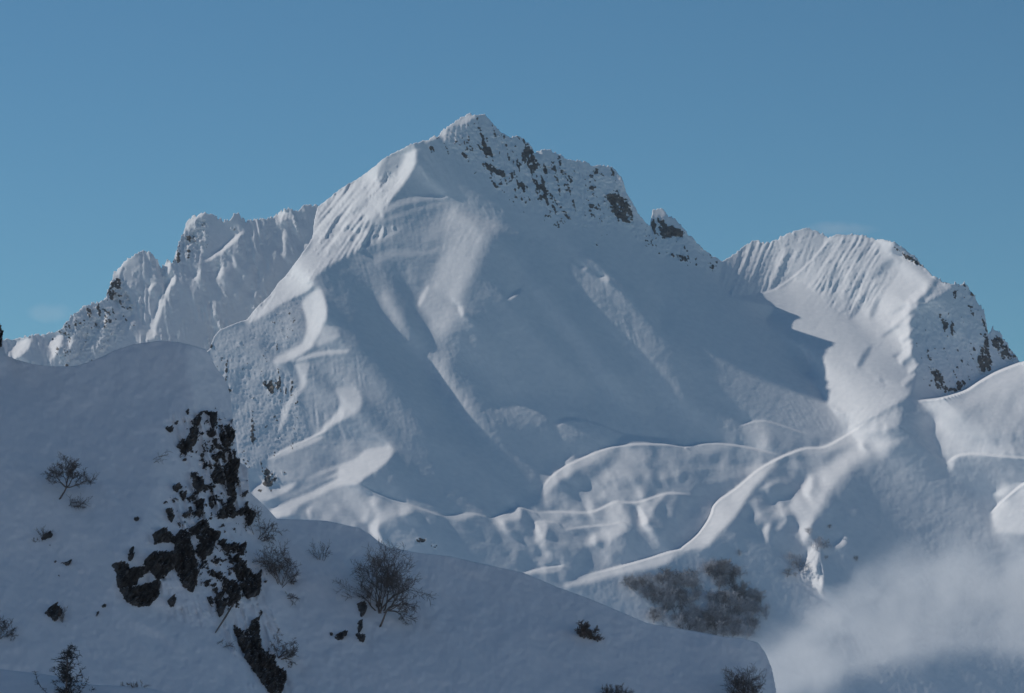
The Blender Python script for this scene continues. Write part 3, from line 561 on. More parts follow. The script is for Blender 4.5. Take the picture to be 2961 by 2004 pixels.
P([(780, 1250), (1150, 1270), (1500, 1220), (2000, 1250), (2500, 1250), (3300, 1000), (3300, 2200), (300, 2200), (300, 1400)], None, None, 20, flute=0.03)
P(S('J', (880, 1400), (1000, 1240), (1040, 1330), (1060, 1570), (960, 1540)), None, None, 8, flute=1.2)
P(S('L', (980, 560), (1500, 380), (2324, 380), (2324, 1300), (1500, 1500), (900, 1480), (300, 1000), (900, 880)), None, None, 20, humm=1.3)
P(S('J', (0, 580), (700, 600), (1230, 540), (1600, 600), (1100, 1000), (900, 1200), (500, 1250), (150, 1290), (0, 1320)), None, None, 20, humm=1.2)
P(S('J', (1500, 380), (2500, 100), (2500, 800), (1900, 720), (1600, 560)), None, None, 20, humm=0.9)
P([(780, 1270), (1140, 1280), (1300, 1500), (1250, 1600), (700, 1600), (720, 1400)], None, None, 15, humm=0.5)
main.HM += 0.08
main.build((1360, 360, 5050), drift=0.5, flute_amp=1.5, rock_amp=1.8)

back_ridge = back.mesh('mountain_back_ridge', SNOW_FAR)
massif = main.mesh('mountain', SNOW_FAR)
print('main depth', main.d.min(), main.d.max(), [round(float(main.depth(x, y))) for x, y in ((714, 930), (1150, 1300), (1300, 900), (1700, 900), (1700, 1300), (2090, 770), (2326, 680), (2050, 1750), (2900, 1100), (2900, 1500))])
print('back depth', [round(float(back.depth(x, y))) for x, y in ((60, 1000), (577, 640), (900, 620), (700, 900), (600, 1000))])

# ------------------------------------------------------------------ foreground: snow knoll with rock cliff, and the open slope to its right
TOP_FRONT = [(-420, 380), (-120, 760), (0, 950), (8, 993), (19, 1028), (50, 1041), (97, 1053), (155, 1060), (213, 1059), (252, 1049), (291, 1033), (330, 1014), (388, 995), (465, 985), (524, 991), (562, 1000), (593, 1010), (609, 1031), (622, 1059), (651, 1097), (667, 1144), (671, 1183), (677, 1229), (684, 1280), (688, 1318), (696, 1338), (717, 1353), (722, 1423), (756, 1454), (783, 1481), (800, 1500),
    (944, 1506), (1039, 1527), (1069, 1544), (1095, 1566), (1125, 1583), (1203, 1598), (1306, 1609), (1375, 1626), (1513, 1656), (1615, 1699), (1701, 1730), (1813, 1777), (1873, 1803), (2003, 1824), (2089, 1841), (2149, 1846), (2192, 1859), (2215, 1890), (2233, 1935), (2243, 1985), (2250, 2030), (2300, 2120), (2600, 2180)]
front = Slope(-420, 2600, 2200, STEP_NEAR, TOP_FRONT, 330, 10, 42, seed=21)
F = front.poly
F([(-420, 300), (0, 950), (60, 1041), (465, 985), (600, 1010), (640, 1250), (560, 1500), (500, 2200), (-420, 2200)], 4, 44, 40)
F([(-420, 300), (8, 950), (19, 1028), (50, 1100), (-420, 1100)], 50, 60, 12)
F([(540, 995), (593, 1010), (609, 1031), (651, 1097), (667, 1144), (690, 1330), (640, 1350), (560, 1220), (545, 1100)], 54, 64, 12)
F([(465, 1200), (667, 1170), (690, 1340), (722, 1423), (735, 1560), (780, 1800), (850, 2050), (740, 2050), (620, 1800), (420, 1770), (330, 1640), (440, 1500)], 34, 62, 20)
F([(722, 1353), (800, 1500), (860, 1750), (900, 2100), (790, 1850), (730, 1500)], 46, 50, 14)
F([(800, 1500), (1040, 1527), (1125, 1583), (1513, 1656), (1813, 1777), (2215, 1890), (2250, 2200), (860, 2200), (850, 1750)], 20, 38, 30)
F([(2090, 1840), (2192, 1859), (2243, 1985), (2260, 2100), (2150, 2100), (2170, 1930)], 44, 48, 14)
F([(940, 1820), (1000, 1835), (1060, 1860), (1000, 1900), (930, 1850)], -4, 50, 12)
F([(380, 1790), (470, 1830), (465, 1845), (400, 1830)], 30, 60, 6)
front.crest([(330, 1560), (345, 1690), (400, 1755), (440, 1748), (480, 1650), (500, 1645), (545, 1720)], 1.2, 0.1)
F([(470, 1190), (660, 1170), (690, 1340), (730, 1500), (800, 1800), (840, 2050), (740, 2050), (640, 1820), (520, 1790), (420, 1700), (340, 1650), (450, 1500), (520, 1330)], flute=3.4, feather=20)
front.HM += 0.05
front.build((465, 1100, 345), drift=0.17, flute_amp=0.05, rock_amp=0.0)
print('front depth', [round(float(front.depth(x, y)), 1) for x, y in ((60, 1100), (465, 1100), (650, 1400), (200, 1900), (750, 1900), (1100, 1800), (1100, 1600), (1700, 1800), (2200, 1950), (-300, 900))])
knoll = front.mesh('foreground_hill', SNOW_NEAR)

# ------------------------------------------------------------------ the mountainside out of frame on the left that keeps the foreground in shade
def heightfield(name, xs, ys, fn, mat):
    X, Y = np.meshgrid(xs, ys); Z = fn(X, Y)
    co = np.stack([X, Y, Z], -1).reshape(-1, 3); h, w = X.shape
    idx = np.arange(h * w).reshape(h, w)
    q = np.stack([idx[:-1, :-1], idx[:-1, 1:], idx[1:, 1:], idx[1:, :-1]], -1).reshape(-1, 4)
    me = bpy.data.meshes.new(name); me.from_pydata(co.tolist(), [], q.tolist())
    me.polygons.foreach_set('use_smooth', np.ones(len(q), bool)); me.materials.append(mat)
    o = bpy.data.objects.new(name, me); COL.objects.link(o); o['kind'] = 'structure'
    return o
hs_n = spectral(70, 60, 2.6, 5) * 9
heightfield('hillside', np.linspace(-900, -62, 60), np.linspace(120, 1150, 70),
            lambda X, Y: np.clip(np.minimum(1.95 * (-X - 0.165 * Y - 60), 345 - 0.45 * np.abs(X + 370)), -75, 350) + hs_n * np.clip((-X - 0.165 * Y - 70) / 60, 0, 1), SNOW_NEAR)
os_n = spectral(60, 80, 2.8, 8) * 22  # unseen snow slope behind the camera, added to bounce sunlight onto the foreground
heightfield('added_bounce_slope', np.linspace(-2200, 2200, 80), np.linspace(-1900, -140, 60),
            lambda X, Y: -70 + np.minimum(0.50 * (-140 - Y), 480) + os_n * np.clip((-170 - Y) / 200, 0, 1), SNOW_FAR)
heightfield('valley_floor', np.linspace(-3000, 3000, 20), np.linspace(-2400, 7000, 30), lambda X, Y: -72 + 0 * X, SNOW_FAR)

# ------------------------------------------------------------------ snow mound at the near left
mound = Slope(-260, 620, 2160, STEP_NEAR, [(-260, 1915), (0, 1935), (58, 1942), (132, 1950), (271, 1981), (387, 1985), (445, 1993), (480, 2004), (620, 2060)], 235, 6, 24, seed=31)
mound.build((200, 1990, 240), drift=0.05, flute_amp=0.0, rock_amp=0.0)
mound.mesh('snow_mound', SNOW_NEAR)

# ------------------------------------------------------------------ bare rock breaking through the snow of the foreground cliff
def rock_material():
    m, n, b = nodes('dark_rock'); L = n.links.new
    geo = n.nodes.new('ShaderNodeNewGeometry')
    tx = n.nodes.new('ShaderNodeTexNoise'); tx.inputs['Scale'].default_value = 1.6; tx.inputs['Detail'].default_value = 9; tx.inputs['Roughness'].default_value = 0.7
    L(geo.outputs['Position'], tx.inputs['Vector'])
    rp = n.nodes.new('ShaderNodeValToRGB'); e = rp.color_ramp.elements
    e[0].position = 0.35; e[0].color = (0.034, 0.033, 0.034, 1); e[1].position = 0.70; e[1].color = (0.19, 0.17, 0.15, 1)
    L(tx.outputs['Fac'], rp.inputs['Fac'])
    sp = n.nodes.new('ShaderNodeSeparateXYZ'); L(geo.outputs['Normal'], sp.inputs[0])      # snow lies on the ledges that face up
    ad = n.nodes.new('ShaderNodeMath'); ad.operation = 'MULTIPLY_ADD'; L(tx.outputs['Fac'], ad.inputs[0]); ad.inputs[1].default_value = 0.5; L(sp.outputs['Z'], ad.inputs[2])
    mr = n.nodes.new('ShaderNodeMapRange'); mr.inputs['From Min'].default_value = 1.02; mr.inputs['From Max'].default_value = 1.10; L(ad.outputs[0], mr.inputs['Value'])
    mx = n.nodes.new('ShaderNodeMix'); mx.data_type = 'RGBA'; L(mr.outputs[0], mx.inputs[0]); L(rp.outputs['Color'], mx.inputs[6]); mx.inputs[7].default_value = (0.82, 0.84, 0.87, 1)
    L(mx.outputs[2], b.inputs['Base Color'])
    b.inputs['Roughness'].default_value = 0.85
    bp = n.nodes.new('ShaderNodeBump'); bp.inputs['Strength'].default_value = 0.8; bp.inputs['Distance'].default_value = 0.25
    L(tx.outputs['Fac'], bp.inputs['Height']); L(bp.outputs['Normal'], b.inputs['Normal'])
    return m
ROCK = rock_material()
ROCKS_NEAR = [S('P', *p) for p in [
    [(1480, 640), (1505, 690), (1470, 730), (1440, 720), (1455, 670)], [(1490, 595), (1600, 640), (1608, 700), (1590, 745), (1562, 700), (1570, 660)],
    [(1440, 740), (1472, 760), (1468, 850), (1430, 905), (1395, 920), (1385, 955), (1350, 905), (1310, 880), (1350, 845), (1400, 830), (1410, 770)], [(1538, 790), (1592, 758), (1582, 825)],
    [(1635, 790), (1700, 715), (1742, 780), (1745, 835), (1705, 855), (1690, 925), (1655, 855)], [(1488, 935), (1535, 940), (1500, 985)], [(1575, 970), (1655, 925), (1645, 972), (1600, 992)], [(1705, 930), (1762, 925), (1745, 985), (1698, 1005)],
    [(1575, 1085), (1618, 1010), (1660, 1060), (1690, 1000), (1762, 960), (1772, 1040), (1745, 1160), (1732, 1255), (1698, 1245), (1678, 1160), (1590, 1155)],
    [(1410, 1075), (1478, 1078), (1475, 1120), (1508, 1095), (1502, 1185), (1470, 1275), (1448, 1200)], [(1285, 1185), (1338, 1165), (1320, 1235)], [(1348, 1238), (1388, 1228), (1365, 1315)], [(1458, 1290), (1508, 1278), (1502, 1350), (1470, 1405)],
    [(1230, 1345), (1278, 1342), (1298, 1400), (1282, 1455), (1248, 1415)], [(1548, 1258), (1600, 1340), (1570, 1355)], [(1700, 1268), (1745, 1330), (1742, 1405), (1648, 1425), (1635, 1370), (1690, 1350)], [(1838, 1265), (1855, 1350), (1895, 1400), (1872, 1475), (1828, 1465), (1815, 1350)],
    [(1225, 740), (1260, 730), (1300, 760), (1270, 780)], [(1295, 715), (1330, 670), (1310, 730)], [(1385, 610), (1395, 600), (1410, 655), (1395, 650)], [(1000, 1415), (1030, 1405), (1012, 1445)]]] + [S('Q', *p) for p in [
    [(1138, 375), (1210, 328), (1300, 400), (1290, 440), (1200, 435), (1160, 452)], [(1305, 390), (1335, 340), (1400, 360), (1420, 420), (1450, 500), (1462, 600), (1468, 700), (1430, 812), (1365, 760), (1305, 640), (1300, 500)],
    [(1400, 340), (1500, 278), (1555, 290), (1540, 340), (1645, 400), (1600, 440), (1575, 535), (1500, 545), (1455, 500), (1480, 420)], [(1070, 590), (1150, 508), (1260, 520), (1305, 510), (1300, 640), (1270, 642), (1230, 700), (1180, 720), (1110, 640)],
    [(832, 600), (940, 598), (960, 640), (1060, 630), (1110, 650), (1000, 740), (1030, 770), (1130, 740), (1190, 735), (1190, 830), (1110, 912), (1000, 912), (930, 862), (868, 740), (868, 660)],
    [(1635, 425), (1740, 460), (1765, 440), (1752, 485), (1690, 505), (1648, 470)], [(1788, 455), (1825, 458), (1802, 565), (1778, 520)], [(1755, 595), (1900, 690), (1958, 625), (1942, 740), (1922, 835), (1840, 858), (1798, 760), (1768, 720)],
    [(1555, 680), (1640, 635), (1700, 720), (1760, 730), (1792, 800), (1742, 905), (1698, 925), (1710, 840), (1660, 780), (1650, 720)], [(1598, 840), (1660, 800), (1692, 905), (1640, 1005)], [(1543, 838), (1572, 848), (1592, 925), (1568, 900)],
    [(1738, 1050), (1795, 1110), (1870, 1065), (1870, 1020), (1932, 998), (1922, 1160), (1962, 1260), (2050, 1280), (2062, 1370), (2132, 1400), (2122, 1470), (2080, 1600), (2040, 1600), (1850, 1330), (1780, 1180)],
    [(1375, 765), (1445, 770), (1440, 815), (1408, 800)], [(1252, 870), (1292, 848), (1308, 900), (1270, 918)], [(300, 412), (340, 368), (395, 385), (352, 418)], [(335, 962), (400, 905), (465, 940), (442, 995), (400, 1018)], [(398, 548), (425, 570), (410, 592)], [(485, 602), (528, 572), (510, 605)], [(495, 695), (522, 680), (502, 718)],
    [(755, 908), (803, 896), (770, 922)], [(955, 520), (988, 455), (988, 560), (958, 575)], [(705, 985), (740, 940), (720, 995)], [(1930, 940), (1955, 935), (1950, 990), (1932, 990)]]] + [S('E', *p) for p in [
    [(1005, 1270), (1045, 1262), (1052, 1330), (1035, 1375), (1020, 1320)], [(1008, 1390), (1035, 1385), (1030, 1455), (1010, 1462)], [(985, 1470), (1030, 1480), (1058, 1535), (1020, 1520)], [(808, 1462), (850, 1475), (935, 1455), (905, 1528), (860, 1505)], [(1095, 1400), (1115, 1405), (1108, 1430)], [(1140, 1250), (1162, 1262), (1150, 1300), (1128, 1285)]]] + [
    [(-60, 925), (0, 943), (7, 985), (0, 1005), (-60, 1010)]]
CLIFF = [(S('P', (1420, 620), (1580, 600), (1740, 720), (1760, 1000), (1880, 1300), (1900, 1480), (1760, 1573), (1250, 1573), (1250, 1330), (1420, 1050), (1330, 860)), 0.27), (S('Q', (1180, 380), (1500, 280), (1800, 400), (1950, 640), (1920, 850), (1750, 950), (1600, 950), (1450, 720), (1300, 560)), 0.31), (S('Q', (300, 340), (420, 380), (540, 560), (520, 720), (480, 1000), (340, 1010), (380, 700)), 0.04)]
def rocks_on(slope, parent, polys, step=1.6, out=0.85, nrm=(0.45, -0.75, 0.48)):
    x0 = min(p[0] for q in polys for p in q) - 12; x1 = max(p[0] for q in polys for p in q) + 12
    y0 = min(p[1] for q in polys for p in q) - 12; y1 = max(p[1] for q in polys for p in q) + 12
    xs = np.arange(x0, x1, step); ys = np.arange(y0, y1, step); X, Y = np.meshgrid(xs, ys); h, w = X.shape
    best = np.zeros((h, w)); who = np.full((h, w), -1)
    for k, q in enumerate(polys):
        a = max(0, int((min(p[0] for p in q) - 10 - x0) / step)); b = int((max(p[0] for p in q) + 10 - x0) / step) + 2
        c = max(0, int((min(p[1] for p in q) - 10 - y0) / step)); e = int((max(p[1] for p in q) + 10 - y0) / step) + 2
        m = blur(in_poly(X[c:e, a:b], Y[c:e, a:b], q).astype(float), 1.6)
        g = m > best[c:e, a:b]
        best[c:e, a:b][g] = m[g]; who[c:e, a:b][g] = k
    n = spectral(h, w // 2 + 1, 1.7, 41, lo=0.012); n = 0.5 * np.repeat(n, 2, 1)[:, :w][::1] + 0.7 * spectral(h, w, 1.3, 44, lo=0.03)
    n /= n.std(); n2 = spectral(h, w, 2.2, 42, lo=0.01); cr = 1 - np.abs(spectral(h, w, 1.9, 43, lo=0.03))
    for q, dn in CLIFF:
        best = np.maximum(best, dn * blur(in_poly(X, Y, q).astype(float), 10))
    on = (best + 0.27 * n > 0.40) & (best > 0.03) & (Y > np.interp(X, slope.xs, slope.t) + 6)
    who[who < 0] = len(polys)
    nrm = np.array(nrm) / np.linalg.norm(nrm)
    D = slope.depth(X, Y)
    bx, by, bz = world_pt(X, Y, D)
    inner = blur(on.astype(float), 2.0)
    lift = np.where(on, 0.04 + out * (inner - 0.45) + 0.24 * n2 * inner + 0.26 * cr * inner, -0.30)
    co = np.stack([bx + nrm[0] * lift, by + nrm[1] * lift, bz + nrm[2] * lift], -1)
    cell = on[:-1, :-1] | on[1:, :-1] | on[:-1, 1:] | on[1:, 1:]
    cw = np.maximum(np.maximum(who[:-1, :-1], who[1:, :-1]), np.maximum(who[:-1, 1:], who[1:, 1:]))
    idx = np.arange(h * w).reshape(h, w)
    Q = np.stack([idx[:-1, :-1], idx[1:, :-1], idx[1:, 1:], idx[:-1, 1:]], -1)
    flat = co.reshape(-1, 3)
    for k in range(len(polys) + 1):
        q = Q[cell & (cw == k)].reshape(-1, 4)
        if len(q) < 4: continue
        u, inv = np.unique(q, return_inverse=True)
        me = bpy.data.meshes.new('rock'); me.from_pydata(flat[u].tolist(), [], inv.reshape(-1, 4).tolist())
        me.materials.append(ROCK)
        o = bpy.data.objects.new('rock' if k < len(polys) else 'rock_fragments', me); COL.objects.link(o); o.parent = parent
        if k == len(polys): o['kind'] = 'stuff'
rocks_on(front, knoll, ROCKS_NEAR)

# ------------------------------------------------------------------ bare trees and shrubs
def bark(name, col, vary=False):
    m, n, b = nodes(name); L = n.links.new
    geo = n.nodes.new('ShaderNodeNewGeometry')
    tx = n.nodes.new('ShaderNodeTexNoise'); tx.inputs['Scale'].default_value = 3.0; tx.inputs['Detail'].default_value = 5
    L(geo.outputs['Position'], tx.inputs['Vector'])
    rp = n.nodes.new('ShaderNodeValToRGB'); e = rp.color_ramp.elements
    e[0].position = 0.3; e[0].color = tuple(c * 0.6 for c in col) + (1,); e[1].position = 0.75; e[1].color = tuple(c * 1.5 for c in col) + (1,)
    L(tx.outputs['Fac'], rp.inputs['Fac']); L(rp.outputs['Color'], b.inputs['Base Color']); b.inputs['Roughness'].default_value = 0.9
    if vary:                                                # each tree carries more or less rime
        oi = n.nodes.new('ShaderNodeObjectInfo'); mr = n.nodes.new('ShaderNodeMapRange'); mr.inputs['To Min'].default_value = 0.40; mr.inputs['To Max'].default_value = 2.2
        L(oi.outputs['Random'], mr.inputs['Value']); mx = n.nodes.new('ShaderNodeMix'); mx.data_type = 'RGBA'; mx.blend_type = 'MULTIPLY'; mx.inputs[0].default_value = 1.0
        L(rp.outputs['Color'], mx.inputs[6]); L(mr.outputs[0], mx.inputs[7]); L(mx.outputs[2], b.inputs['Base Color'])
    return m
BARK = bark('dark_bark', (0.18, 0.148, 0.13)); FROST = bark('frosted_twigs', (0.26, 0.265, 0.285), True); NEEDLE = bark('dark_twigs', (0.075, 0.070, 0.066))
def tubes(name, segs, mat, parent=None, sides=3):
    """segs: list of (p0, p1, r0, r1)"""
    n = len(segs)
    p0 = np.array([s[0] for s in segs], float); p1 = np.array([s[1] for s in segs], float); r0 = np.array([s[2] for s in segs]); r1 = np.array([s[3] for s in segs])
    ax = p1 - p0; ax /= np.linalg.norm(ax, axis=1)[:, None] + 1e-9
    ref = np.where(np.abs(ax[:, 2:3]) > 0.9, np.array([[1.0, 0, 0]]), np.array([[0, 0, 1.0]]))
    u = np.cross(ax, ref); u /= np.linalg.norm(u, axis=1)[:, None] + 1e-9; v = np.cross(ax, u)
    vs = []
    for ring, (p, r) in enumerate(((p0, r0), (p1, r1))):
        for k in range(sides):
            a = 2 * math.pi * k / sides
            vs.append(p + (u * math.cos(a) + v * math.sin(a)) * r[:, None])
    V = np.stack(vs, 1).reshape(-1, 3)
    base = np.arange(n) * 2 * sides
    fs = []
    for k in range(sides):
        k2 = (k + 1) % sides
        fs.append(np.stack([base + k, base + k2, base + sides + k2, base + sides + k], -1))
    Fq = np.stack(fs, 1).reshape(-1, 4)
    me = bpy.data.meshes.new(name); me.from_pydata(V.tolist(), [], Fq.tolist()); me.materials.append(mat)
    o = bpy.data.objects.new(name, me); COL.objects.link(o)
    if parent: o.parent = parent
    return o
def grow(rng, p, d, length, r, depth, out, spread=0.62, up=0.10, kids=4, wob=0.20):
    """one limb: a wobbling chain with side shoots, appended to out as (p0, p1, r0, r1)"""
    n = 5 if depth > 0 else 3
    d = d.copy()
    for i in range(n):
        d += np.array([rng.gauss(0, wob), rng.gauss(0, wob), rng.gauss(0, wob) + up]); d /= np.linalg.norm(d)
        q = p + d * length / n
        ra, rb = r * (1 - 0.75 * i / n), r * (1 - 0.75 * (i + 1) / n)
        out.append((p.copy(), q.copy(), ra, rb, depth))
        p = q
        if depth > 0 and i >= 1 - (depth < 2):
            for _ in range(max(1, int(round(kids / (n - 1) + rng.random() * 0.9 - 0.2)))):
                s = np.array([rng.gauss(0, 1), rng.gauss(0, 1), rng.gauss(0, 1)]); s -= d * s.dot(d); s /= np.linalg.norm(s) + 1e-9
                nd = d * (1 - spread * 0.5) + s * spread; nd /= np.linalg.norm(nd)
                grow(rng, p, nd, length * rng.uniform(0.38, 0.62), rb * 0.62, depth - 1, out, spread, up * 0.7, kids, wob)
def shrub(name, label, cat, group, base, limbs, mat=BARK, seed=1, depth=3, kids=4, thick=0.05, tmin=0.012, up=0.10, trunk=None, size=0.74):
    """base: world point; limbs: (dx, dy, dz) vectors in metres for each main stem"""
    rng = random.Random(seed)
    root = bpy.data.objects.new(name, None); COL.objects.link(root); root.location = base; root.empty_display_size = 0.3
    root['label'] = label; root['category'] = cat
    if group: root['group'] = group
    st = np.zeros(3)
    if trunk is not None:
        t = np.array(trunk, float); segs = []
        n = 4; p = np.array([0, 0, -0.4])
        for i in range(n):
            q = np.array([0, 0, -0.4]) + (t + np.array([0, 0, 0.4])) * (i + 1) / n + np.array([rng.gauss(0, .03), rng.gauss(0, .03), 0])
            segs.append((p, q, thick * (1.5 - 0.4 * i / n), thick * (1.5 - 0.4 * (i + 1) / n))); p = q
        tubes('trunk', segs, mat, root, 6); st = p
    for l in limbs:
        l = np.array(l, float) * size; L_ = np.linalg.norm(l); segs = []
        s0 = st if trunk is not None else np.array([rng.gauss(0, .08), rng.gauss(0, .08), -0.3])
        grow(rng, s0, l / L_, L_, thick * rng.uniform(0.75, 1.1), depth, segs, kids=kids, up=up)
        segs = [(a, b, max(x, tmin), max(y, tmin * 0.7), k) for a, b, x, y, k in segs]
        br = tubes('branch', [q for q in segs if q[4] == depth], mat, root, 4)
        tubes('twigs', [q for q in segs if q[4] < depth], mat, br, 3)['kind'] = 'stuff'
    return root
def fan(rng, n, x0, x1, z0, z1, dy=0.9):
    return [(x0 + (x1 - x0) * (i + 0.5) / n + rng.uniform(-.2, .2), rng.uniform(-dy, dy), rng.uniform(z0, z1)) for i in range(n)]
rg = random.Random(5)
FM = 335 * K      # metres per survey pixel on the foreground
def at(px, py): return front.point(px, py)
shrub('bare_tree', 'large bare many-stemmed tree on the open foreground slope', 'tree', 'bare trees on the foreground snow', at(1099, 1770), [(-2.6, .3, 3.0), (-1.5, -.5, 4.6), (-.7, .6, 5.4), (.3, -.6, 5.2), (1.1, .5, 5.6), (1.9, -.3, 4.8), (2.8, .4, 4.0), (3.4, -.2, 2.6), (-1.9, .8, 4.0)], seed=3, depth=3, kids=6, thick=0.085, tmin=0.012)
shrub('bare_tree', 'leaning bare tree with drooping limbs below the large many-stemmed tree', 'tree', 'bare trees on the foreground snow', at(1094, 1812), [(2.2, -.2, 1.5), (2.6, .3, .5), (1.5, -.3, 1.9), (2.4, 0, -.3)], seed=8, depth=3, kids=4, thick=0.075, tmin=0.014, up=-0.04, trunk=(0.75, 0, 1.5))
shrub('bare_tree', 'dark bare tree leaning right on the smooth upper snow of the knoll', 'tree', 'bare trees on the foreground snow', at(168, 1442), [(2.2, -.2, .1), (1.6, .3, .9), (-.5, -.3, 2.0), (.1, .4, 2.3), (-1.2, .2, 1.6), (-1.6, -.3, 1.0), (1.0, -.4, 1.7)], seed=12, depth=3, kids=5, thick=0.06, tmin=0.013, trunk=(.75, -.1, 1.0), size=0.85)
shrub('bare_shrub', 'small bare shrub just below the leaning tree on the knoll', 'shrub', 'bare shrubs on the foreground snow', at(189, 1463), [(2.0, 0, .5), (1.6, .3, 1.1), (.9, -.2, 1.2), (2.2, .2, .1)], seed=14, depth=2, kids=5, thick=0.035)
shrub('bare_shrub', 'half-buried bare shrub arching right over a gap, lowest of the three below the knoll tree', 'shrub', 'bare shrubs on the foreground snow', at(188, 1477), [(1.9, 0, -.1), (1.4, .2, -.6), (1.7, -.2, -1.1)], seed=15, depth=2, kids=5, thick=0.035, up=-0.02)
shrub('bare_shrub', 'bare shrub on the skyline edge right of the rock cliff', 'shrub', 'bare shrubs on the foreground snow', at(742, 1556), [(-.1, 0, 2.6), (.7, .3, 2.5), (1.3, -.3, 2.2), (1.8, .2, 1.4), (1.9, 0, .5), (1.5, -.2, .0)], seed=17, depth=3, kids=4, thick=0.04)
shrub('bare_tree', 'bushy bare tree beside the rock cliff, left of the large many-stemmed tree', 'tree', 'bare trees on the foreground snow', at(812, 1692), [(-1.3, 0, 3.3), (-.7, .4, 3.7), (.1, -.4, 3.6), (.8, .3, 3.0), (1.5, -.2, 2.2), (1.7, .2, 1.2), (-1.0, -.3, 2.5)], seed=19, depth=3, kids=5, thick=0.045, tmin=0.013)
shrub('bare_shrub', 'small upright bare shrub alone on the open slope', 'shrub', 'bare shrubs on the foreground snow', at(929, 1621), [(-.7, 0, 1.5), (-.4, .2, 1.9), (.1, -.2, 1.9), (.5, .2, 1.8), (.8, -.1, 1.5)], seed=21, depth=2, kids=4, thick=0.03)
shrub('bare_shrub', 'thin twigs poking from the snow below the bushy tree by the cliff', 'shrub', 'bare shrubs on the foreground snow', at(824, 1722), [(1.0, 0, .5), (1.4, .2, .0), (.6, -.2, .6), (1.7, 0, -.7)], seed=23, depth=2, kids=4, thick=0.03, up=-0.03)
shrub('bare_tree', 'crooked bare tree at the right foot of the rock cliff', 'tree', 'bare trees on the foreground snow', at(803, 1900), [(-.7, 0, 1.6), (.8, .3, 1.9), (1.3, -.3, 1.6), (1.5, .2, .6), (1.3, 0, -1.0), (.5, -.3, -1.4), (-.3, .2, 2.2)], seed=25, depth=3, kids=4, thick=0.055, tmin=0.014, up=0.02)
shrub('bare_shrub', 'bare shrub cut by the left frame edge above the scruffy tree', 'shrub', 'bare shrubs on the foreground snow', at(-6, 1848), [(.3, 0, 2.2), (.9, .3, 1.9), (1.4, -.2, 1.2), (1.5, .2, .5), (-.6, 0, 2.0)], seed=27, depth=3, kids=4, thick=0.04)
shrub('bare_shrub', 'low flat shrub at the edge of the near snow mound', 'shrub', 'bare shrubs on the foreground snow', mound.point(388, 1984), [(-.9, 0, .25), (.8, .2, .3), (-.4, -.2, .45), (.4, 0, .45), (.05, .2, .45)], seed=29, depth=2, kids=5, thick=0.02, tmin=0.01)
shrub('bare_shrub', 'small dark shrub under a snow cap alone on the right of the open slope', 'shrub', 'bare shrubs on the foreground snow', at(1690, 1846), [(-.7, 0, 1.5), (-.4, .2, 1.1), (.1, -.2, 1.4), (.5, .2, 1.2), (.9, -.1, 1.2), (1.2, 0, .7), (.8, 0, .2)], seed=31, depth=3, kids=6, thick=0.05, tmin=0.02)
shrub('bare_shrub', 'greyish shrub cut by the bottom frame edge, left of the two', 'shrub', 'bare shrubs on the foreground snow', at(1790, 2040), [(-1.9, 0, 1.2), (-1.2, .2, 1.6), (-.5, -.2, 1.9), (.2, .2, 2.1), (.8, 0, 1.8), (1.2, 0, 1.4)], seed=33, depth=3, kids=5, thick=0.035)
shrub('bare_shrub', 'upright many-stemmed shrub cut by the bottom frame edge near the slope end', 'shrub', 'bare shrubs on the foreground snow', at(2150, 2050), [(-1.7, 0, 2.6), (-1.1, .2, 3.2), (-.5, -.2, 3.4), (0, .2, 3.6), (.5, 0, 3.4), (1.0, .2, 3.2), (1.5, -.2, 2.7), (-.2, .3, 3.0), (.8, .3, 2.8)], seed=35, depth=3, kids=5, thick=0.04)
shrub('bare_shrub', 'single thin twig lying on smooth snow left of the cliff top', 'shrub', 'bare shrubs on the foreground snow', at(433, 1332), [(1.6, 0, .9), (2.2, .2, .6)], seed=37, depth=2, kids=3, thick=0.025, up=-0.02)
shrub('bare_shrub', 'fine twigs hanging over the snow left of the lower rock band', 'shrub', 'bare shrubs on the foreground snow', at(622, 1858), [(1.3, 0, -.1), (1.8, .2, -.5), (1.0, -.2, .2)], seed=39, depth=2, kids=4, thick=0.022, up=-0.03)
shrub('bare_shrub', 'twigs around the small dark rock on the left of the knoll', 'shrub', 'bare shrubs on the foreground snow', at(120, 1562), [(-.9, 0, .3), (.7, .1, 1.3), (1.1, -.1, 1.1), (.4, .1, 1.4), (-.6, 0, .1)], seed=41, depth=2, kids=4, thick=0.022)
shrub('bare_shrub', 'twigs growing beside the larger dark rock on the left of the knoll', 'shrub', 'bare shrubs on the foreground snow', at(178, 1800), [(.5, 0, 1.4), (.2, .1, 1.7), (.8, -.1, .9), (-1.0, .1, -1.2), (.6, .1, -1.4)], seed=43, depth=2, kids=4, thick=0.028)
a, b = at(624, 1829), at(681, 1737)
fl = tubes('fallen_trunk', [(tuple(a + Vector((0, -.3, 0))), tuple(a.lerp(b, .5) + Vector((.05, -.5, 0))), .06, .09), (tuple(a.lerp(b, .5) + Vector((.05, -.5, 0))), tuple(b + Vector((0, -.4, 0))), .09, .07)], BARK, None, 6)
fl['label'] = 'thin dark dead trunk leaning against the lower rock cliff'; fl['category'] = 'dead trunk'

